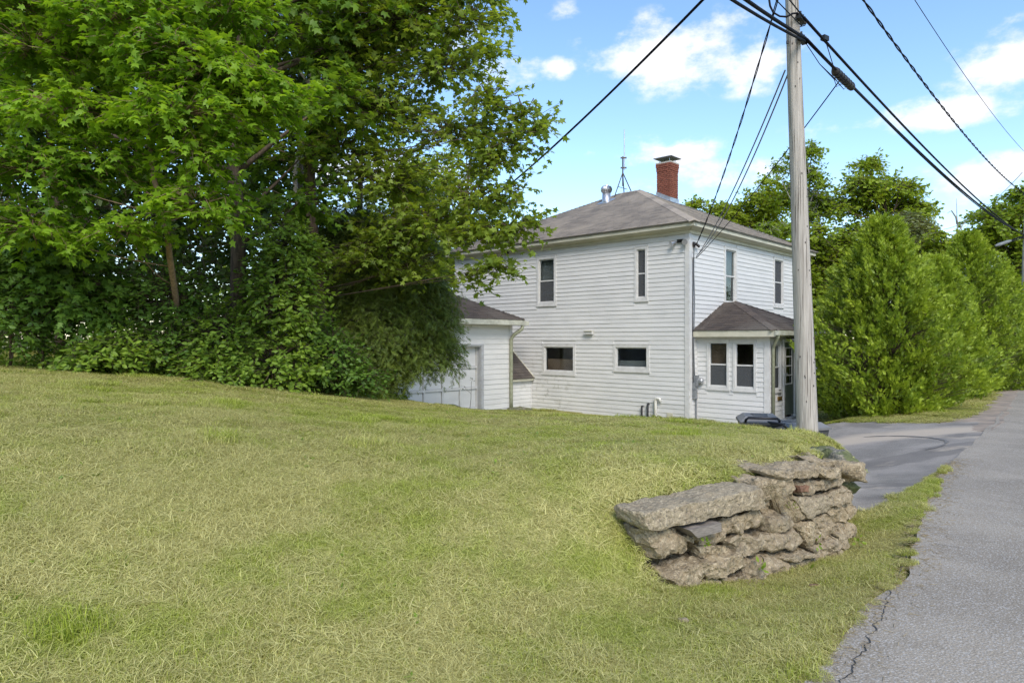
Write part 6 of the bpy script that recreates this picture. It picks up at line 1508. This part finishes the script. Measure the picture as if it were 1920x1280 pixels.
me = bpy.data.meshes.new('grass'); me.vertices.add(n); me.vertices.foreach_set('co', np.stack([pts[:, 0], pts[:, 1], gzv-.004], 1).astype(np.float32).ravel())
def at3(nm, a): x = me.attributes.new(nm, 'FLOAT_VECTOR', 'POINT'); x.data.foreach_set('vector', np.ascontiguousarray(a, dtype=np.float32).ravel())
yaw = rng.uniform(0, 2*math.pi, n)
# tilt to the slope, then turn about the own axis: Euler of  R = R_slope @ Rz(yaw)
rot = np.zeros((n, 3))
for i in range(n):
    nn_ = Vector((-gxs[i], -gys[i], 1)).normalized(); rot[i] = ((nn_.to_track_quat('Z', 'Y').to_matrix()) @ Matrix.Rotation(yaw[i], 3, 'Z')).to_euler()
at3('rot', rot); at3('scl', np.stack([scl, scl, hsc*rng.uniform(.65, 1.3, n)*(1+.28*np.clip(wob(pts[:, 0], pts[:, 1], 2.4), -1, 1))*np.where(scl > 1.6, 1.1, 1)], 1))
ix = me.attributes.new('pick', 'INT', 'POINT'); ix.data.foreach_set('value', kind_.astype(np.int32))
go = bpy.data.objects.new('grass', me); finish(go, None, kind='stuff')
ng = bpy.data.node_groups.new('turf', 'GeometryNodeTree')
ng.interface.new_socket('Geometry', in_out='INPUT', socket_type='NodeSocketGeometry'); ng.interface.new_socket('Geometry', in_out='OUTPUT', socket_type='NodeSocketGeometry')
gi = ng.nodes.new('NodeGroupInput'); gout = ng.nodes.new('NodeGroupOutput'); iop = ng.nodes.new('GeometryNodeInstanceOnPoints'); jn = ng.nodes.new('GeometryNodeJoinGeometry')
m2p = ng.nodes.new('GeometryNodeMeshToPoints'); ng.links.new(gi.outputs[0], m2p.inputs[0])
for po in reversed(PATCH):
    oi = ng.nodes.new('GeometryNodeObjectInfo'); oi.inputs['Object'].default_value = po; oi.inputs['As Instance'].default_value = True
    ng.links.new(oi.outputs['Geometry'], jn.inputs[0])
ng.links.new(m2p.outputs[0], iop.inputs['Points']); ng.links.new(jn.outputs[0], iop.inputs['Instance']); iop.inputs['Pick Instance'].default_value = True
def named(nm, ty):
    x = ng.nodes.new('GeometryNodeInputNamedAttribute'); x.data_type = ty; x.inputs['Name'].default_value = nm; return x.outputs['Attribute']
ng.links.new(named('pick', 'INT'), iop.inputs['Instance Index']); ng.links.new(named('scl', 'FLOAT_VECTOR'), iop.inputs['Scale'])
e2r = ng.nodes.new('FunctionNodeEulerToRotation'); ng.links.new(named('rot', 'FLOAT_VECTOR'), e2r.inputs[0]); ng.links.new(e2r.outputs[0], iop.inputs['Rotation'])
ng.links.new(iop.outputs[0], gout.inputs[0])
md = go.modifiers.new('turf', 'NODES'); md.node_group = ng

# broad-leaved weeds dotted through the turf, and dry clippings blown on to the road edge
x, y = sample(900, 2.2, 14, (-60, 1700)); k = grass_at(x, y) & (poly_sd(BANK, x, y) > .3); x, y = x[k], y[k]; m_ = len(x); z = H(x, y)
c0 = np.repeat(np.stack([x, y, z+.035], 1), 6, 0)+rng.normal(size=(m_*6, 3))*np.array([.012, .012, .008]); d0_ = nrm(rng.normal(size=(m_*6, 3))*np.array([1, 1, .3])+np.array([0, 0, .25]))
V, T, ta = leaf_arrays(c0, d0_, rng.normal(size=(m_*6, 3))*.3+np.array([0, 0, 1.]), rng.uniform(.018, .045, m_*6), rng.random(m_*6), T_OVAL)
mobj('lawn_weeds', fast_mesh('lawn_weeds', V, T, LM_shrub, {'tint': ta}), kind='stuff')
n_ = 1500; y = rng.uniform(2.6, 9, n_); x = xroad(y)+np.abs(rng.normal(0, .16, n_))-.05; a = rng.uniform(0, 2*math.pi, n_); L = rng.uniform(.02, .06, n_)
A = np.stack([x, y, np.full(n_, .0165)], 1); B = A+np.stack([np.cos(a)*L, np.sin(a)*L, rng.uniform(0, .006, n_)], 1)
vt, tt = sticks(A, B, np.full(n_, .0018), np.full(n_, .001)); mobj('dry_clippings', fast_mesh('dry_clippings', vt, tt, M['straw']), kind='stuff')
